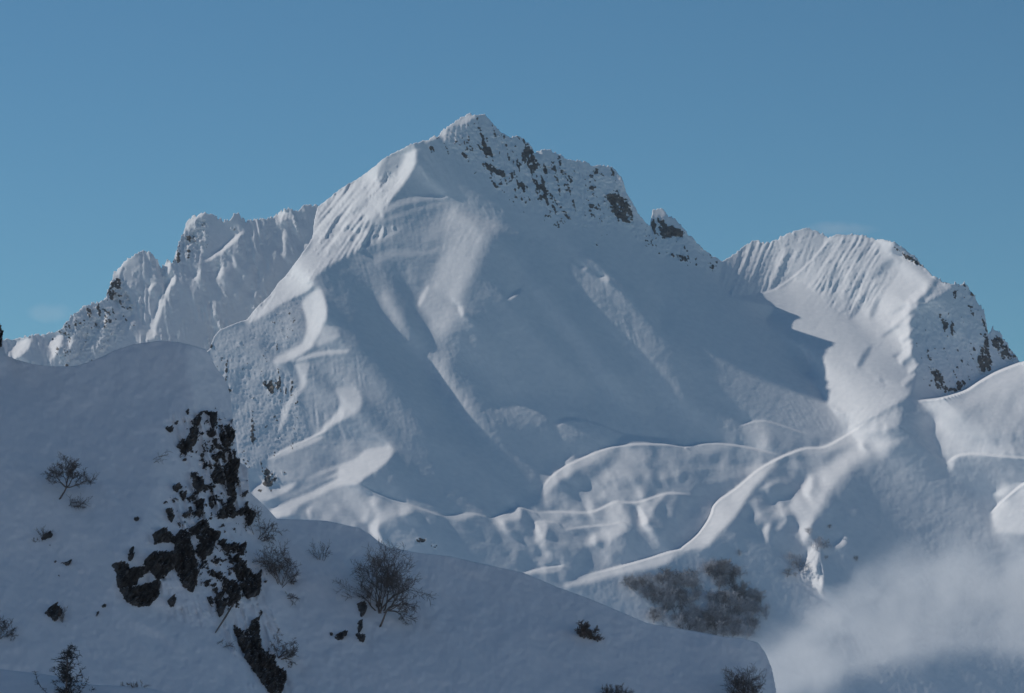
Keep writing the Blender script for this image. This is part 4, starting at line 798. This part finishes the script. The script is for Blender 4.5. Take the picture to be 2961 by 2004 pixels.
# conifer at the near left
def conifer(base, h, seed=2):
    rng = random.Random(seed)
    root = bpy.data.objects.new('scruffy_tree', None); COL.objects.link(root); root.location = base
    root['label'] = 'scruffy dark tree with tangled twigs beside the near snow mound, bottom left'; root['category'] = 'tree'
    tubes('trunk', [(np.array([0, 0, -1.0]), np.array([.05, 0, h * .5]), .10, .07), (np.array([.05, 0, h * .5]), np.array([.12, 0, h]), .07, .015)], BARK, root, 6)
    for i in range(120):
        t = rng.random(); z = h * (0.0 + 0.96 * t); a = rng.uniform(0, 6.28); L_ = (0.55 + 1.5 * rng.random() ** 2 * (1.2 - t) + (1.2 if t < .15 else 0)) * (1.0 if t < .85 else .6) * (0.75 + 0.35 * math.sin(a * 2 + t * 9))
        d = np.array([math.cos(a), math.sin(a), rng.uniform(-.45, .75)]); segs = []
        p = np.array([0.12 * t, 0, z])
        m = max(3, int(L_ / .22))
        for k in range(m):
            d = d + np.array([rng.gauss(0, .16), rng.gauss(0, .16), rng.gauss(0.05, .12)]); d /= np.linalg.norm(d)
            q = p + d * L_ / m; segs.append((p, q, .022 * (1 - .6 * k / m), .018 * (1 - .6 * k / m)))
            for _ in range(5):
                s = np.array([rng.gauss(0, 1), rng.gauss(0, 1), rng.gauss(0, .8)]); s = s / np.linalg.norm(s) * 1.0 + d * .3
                segs.append((q, q + s * rng.uniform(.10, .34), .018, .008))
            p = q
        tubes('branch', segs, NEEDLE, root, 3)
    return root
conifer(mound.point(190, 2010) + Vector((0, 0, -0.9)), 4.1)

# thicket of frosted trees above the cloud
def thicket_mesh(seed, h):
    rng = random.Random(seed); segs = []
    for l in range(6):
        a = rng.uniform(0, 6.28); d = np.array([math.cos(a) * .55, math.sin(a) * .55, 1.0]); d /= np.linalg.norm(d)
        grow(rng, np.array([0, 0, -1.0]), d, h * rng.uniform(.75, 1.05), h * .016, 2, segs, spread=.75, kids=4, up=.05)
    segs = [(p, q, max(x, .11), max(y, .085)) for p, q, x, y, _ in segs]
    o = tubes('frosted_tree', segs, FROST, None, 3); me = o.data; bpy.data.objects.remove(o)
    return me
VAR = [thicket_mesh(60 + i, 12.0) for i in range(6)]
ZONES = [(S('F', (920, 1085), (1000, 1110), (1150, 1100), (1240, 1040), (1330, 1090), (1400, 1060), (1480, 1160), (1480, 1210), (1380, 1190), (1250, 1210), (1100, 1190), (1000, 1150)), 62), (S('F', (1090, 1190), (1180, 1200), (1290, 1280), (1320, 1330), (1500, 1290), (1560, 1200), (1700, 1160), (1800, 1170), (1890, 1240), (1945, 1320), (1880, 1410), (1740, 1490), (1600, 1490), (1350, 1440), (1120, 1400), (1130, 1300)), 150), (S('F', (1470, 1010), (1560, 1000), (1640, 1000), (1740, 1050), (1700, 1110), (1600, 1120), (1500, 1080)), 30), (S('F', (1060, 1170), (1250, 1190), (1460, 1180), (1620, 1120), (1760, 1150), (1560, 1260), (1300, 1300), (1120, 1280)), 34)]
GR = 'frosted trees of the thicket above the cloud'
rg = random.Random(9)
def plant(px, py, label, s=1.0, group=GR):
    o = bpy.data.objects.new('frosted_tree', VAR[rg.randrange(6)]); COL.objects.link(o)
    o.location = main.point(px, py, 2.0); o.rotation_euler = (rg.uniform(-.1, .1), rg.uniform(-.1, .1), rg.uniform(0, 6.28))
    k = s * rg.uniform(.55, 1.15); o.scale = (k * rg.uniform(.9, 1.15), k, k)
    o['label'] = label; o['category'] = 'tree'; o['group'] = group
LBL = ['bare frosted tree in the thin upper left strip of the thicket, below the lit crest', 'bare frosted tree in the dense main mass of the thicket beside the cloud', 'dark bare tree in the small upper clump of the thicket', 'bare frosted tree in the sparse middle of the thicket between its strip and main mass']
for (q, n), lb in zip(ZONES, LBL):
    bx = [min(p[0] for p in q), max(p[0] for p in q), min(p[1] for p in q), max(p[1] for p in q)]
    k = 0
    while k < n:
        x, y = rg.uniform(bx[0], bx[1]), rg.uniform(bx[2], bx[3])
        if not in_poly(np.array([x]), np.array([y]), q)[0]: continue
        plant(x, y + 12, lb); k += 1
for x, y, s in [(2296, 1640, 1.0), (2284, 1622, .9), (2305, 1630, 1.1), (2312, 1650, .9), (2276, 1668, .8), (2302, 1668, .7), (2370, 1570, .9), (2382, 1585, 1.0), (2362, 1590, .9), (2340, 1545, .7), (2398, 1528, .7), (2478, 1622, .5), (2386, 1617, .4), (2138, 1606, .45)]:
    plant(x, y, 'bare frosted tree scattered around the small lit snow spur right of the thicket', s, 'scattered frosted trees on the spur')

# ------------------------------------------------------------------ drifting cloud in the valley, lower right
def volume_blob(name, centre, size, label, cat, density, scale, thresh, colour=(0.95, 0.975, 1.0), aniso=0.2, seed=0.0):
    import bmesh
    bm = bmesh.new(); bmesh.ops.create_icosphere(bm, subdivisions=4, radius=1.0)
    me = bpy.data.meshes.new(name); bm.to_mesh(me); bm.free()
    o = bpy.data.objects.new(name, me); COL.objects.link(o); o.location = centre; o.scale = size
    m = bpy.data.materials.new(name); m.use_nodes = True; n = m.node_tree; n.nodes.clear(); L = n.links.new
    ou = n.nodes.new('ShaderNodeOutputMaterial'); pv = n.nodes.new('ShaderNodeVolumePrincipled')
    tc = n.nodes.new('ShaderNodeTexCoord'); ln = n.nodes.new('ShaderNodeVectorMath'); ln.operation = 'LENGTH'; L(tc.outputs['Object'], ln.inputs[0])
    fall = n.nodes.new('ShaderNodeMapRange'); fall.inputs['From Min'].default_value = 1.0; fall.inputs['From Max'].default_value = 0.35; L(ln.outputs['Value'], fall.inputs['Value'])
    ge = n.nodes.new('ShaderNodeNewGeometry'); tx = n.nodes.new('ShaderNodeTexNoise'); tx.inputs['Scale'].default_value = scale; tx.inputs['Detail'].default_value = 6; tx.inputs['Roughness'].default_value = 0.6
    tx.noise_dimensions = '4D'; tx.inputs['W'].default_value = seed
    L(ge.outputs['Position'], tx.inputs['Vector'])
    ad = n.nodes.new('ShaderNodeMath'); ad.operation = 'ADD'; L(fall.outputs[0], ad.inputs[0]); L(tx.outputs['Fac'], ad.inputs[1])
    mr = n.nodes.new('ShaderNodeMapRange'); mr.inputs['From Min'].default_value = thresh; mr.inputs['From Max'].default_value = thresh + 0.75; mr.inputs['To Max'].default_value = density; L(ad.outputs[0], mr.inputs['Value'])
    nm = n.nodes.new('ShaderNodeMath'); nm.operation = 'MULTIPLY'; nm.inputs[1].default_value = 2.6; L(tx.outputs['Fac'], nm.inputs[0]); L(nm.outputs[0], ad.inputs[1])
    L(mr.outputs[0], pv.inputs['Density']); pv.inputs['Color'].default_value = (*colour, 1); pv.inputs['Anisotropy'].default_value = aniso
    L(pv.outputs[0], ou.inputs['Volume']); me.materials.append(m)
    o['kind'] = 'stuff'; o['label'] = label; o['category'] = cat
    return o
def far_pt(px, py, d): return Vector([float(v) for v in world_pt(px, py, d)])
def cloud_bank(centre, half, density):
    """a bank of cloud: ragged top that sinks to the left, torn base, in metres about its centre"""
    import bmesh
    bm = bmesh.new(); bmesh.ops.create_cube(bm, size=2.0)
    for v in bm.verts: v.co = Vector((v.co.x * half[0], v.co.y * half[1], v.co.z * half[2]))
    me = bpy.data.meshes.new('cloud'); bm.to_mesh(me); bm.free()
    o = bpy.data.objects.new('cloud', me); COL.objects.link(o); o.location = centre
    m = bpy.data.materials.new('cloud'); m.use_nodes = True; n = m.node_tree; n.nodes.clear(); L = n.links.new
    def math_(op, a, b=None, c=None):
        k = n.nodes.new('ShaderNodeMath'); k.operation = op
        for i, v in enumerate((a, b, c)):
            if v is None: continue
            if isinstance(v, (int, float)): k.inputs[i].default_value = v
            else: L(v, k.inputs[i])
        return k.outputs[0]
    ou = n.nodes.new('ShaderNodeOutputMaterial'); pv = n.nodes.new('ShaderNodeVolumePrincipled'); tc = n.nodes.new('ShaderNodeTexCoord')
    sp = n.nodes.new('ShaderNodeSeparateXYZ'); L(tc.outputs['Object'], sp.inputs[0]); x, y, z = sp.outputs
    tx = n.nodes.new('ShaderNodeTexNoise'); tx.inputs['Scale'].default_value = 0.026; tx.inputs['Detail'].default_value = 7; tx.inputs['Roughness'].default_value = 0.58; tx.inputs['Distortion'].default_value = 0.5; L(tc.outputs['Object'], tx.inputs['Vector'])
    top = math_('MINIMUM', 66.0, math_('MULTIPLY_ADD', x, 0.70, 82.0))
    g1 = math_('DIVIDE', math_('SUBTRACT', top, z), 30.0)
    bot = math_('MINIMUM', -42.0, math_('MULTIPLY_ADD', x, 0.30, -40.0))
    g2 = math_('DIVIDE', math_('SUBTRACT', z, bot), 22.0)
    g3 = math_('DIVIDE', math_('SUBTRACT', half[1], math_('ABSOLUTE', y)), 40.0)
    g4 = math_('DIVIDE', math_('ADD', x, half[0]), 40.0)
    f = math_('MINIMUM', math_('MINIMUM', g1, g2), math_('MINIMUM', g3, g4))
    edge = math_('MINIMUM', 1.0, math_('MAXIMUM', math_('MINIMUM', math_('MINIMUM', g3, g4), math_('MINIMUM', math_('DIVIDE', math_('SUBTRACT', half[2], math_('ABSOLUTE', z)), 20.0), math_('DIVIDE', math_('SUBTRACT', half[0], math_('ABSOLUTE', x)), 30.0))), 0.0))
    f = math_('ADD', math_('MINIMUM', f, 1.0), math_('MULTIPLY_ADD', tx.outputs['Fac'], 4.2, -2.35))
    mr = n.nodes.new('ShaderNodeMapRange'); mr.interpolation_type = 'SMOOTHSTEP'; mr.inputs['From Min'].default_value = 0.0; mr.inputs['From Max'].default_value = 1.3; mr.inputs['To Max'].default_value = density; L(f, mr.inputs['Value'])
    L(math_('MULTIPLY', mr.outputs[0], edge), pv.inputs['Density']); pv.inputs['Color'].default_value = (0.96, 0.98, 1.0, 1); pv.inputs['Anisotropy'].default_value = 0.25
    L(pv.outputs[0], ou.inputs['Volume']); me.materials.append(m)
    o['kind'] = 'stuff'; o['label'] = 'pale grey cloud bank drifting across the lower right slopes'; o['category'] = 'cloud'
cloud_bank(far_pt(2700, 1780, 2800), (190, 90, 105), 0.014)
volume_blob('snow_plume', far_pt(2430, 662, 5150), (60, 30, 12), 'faint plume of blown snow over the right peak', 'snow plume', 0.0055, 0.03, 1.30)
volume_blob('snow_plume', far_pt(150, 905, 5150), (38, 25, 16), 'faint wisp of blown snow over the far left ridge', 'snow plume', 0.004, 0.03, 1.25, seed=3.0)

# ------------------------------------------------------------------ mountain air
import bmesh
def haze_box(lo, hi, density):
    bm = bmesh.new(); bmesh.ops.create_cube(bm, size=1.0); me = bpy.data.meshes.new('haze'); bm.to_mesh(me); bm.free()
    o = bpy.data.objects.new('haze', me); COL.objects.link(o)
    o.location = [(a + b) / 2 for a, b in zip(lo, hi)]; o.scale = [b - a for a, b in zip(lo, hi)]
    m = bpy.data.materials.new('haze'); m.use_nodes = True; n = m.node_tree; n.nodes.clear()
    ou = n.nodes.new('ShaderNodeOutputMaterial'); pv = n.nodes.new('ShaderNodeVolumePrincipled')
    pv.inputs['Density'].default_value = density; pv.inputs['Color'].default_value = (0.75, 0.86, 1.0, 1); pv.inputs['Anisotropy'].default_value = 0.1
    n.links.new(pv.outputs[0], ou.inputs['Volume']); me.materials.append(m); o['kind'] = 'stuff'
haze_box((-3050, -2450, -75), (3050, 7050, 830), 1.1e-5)
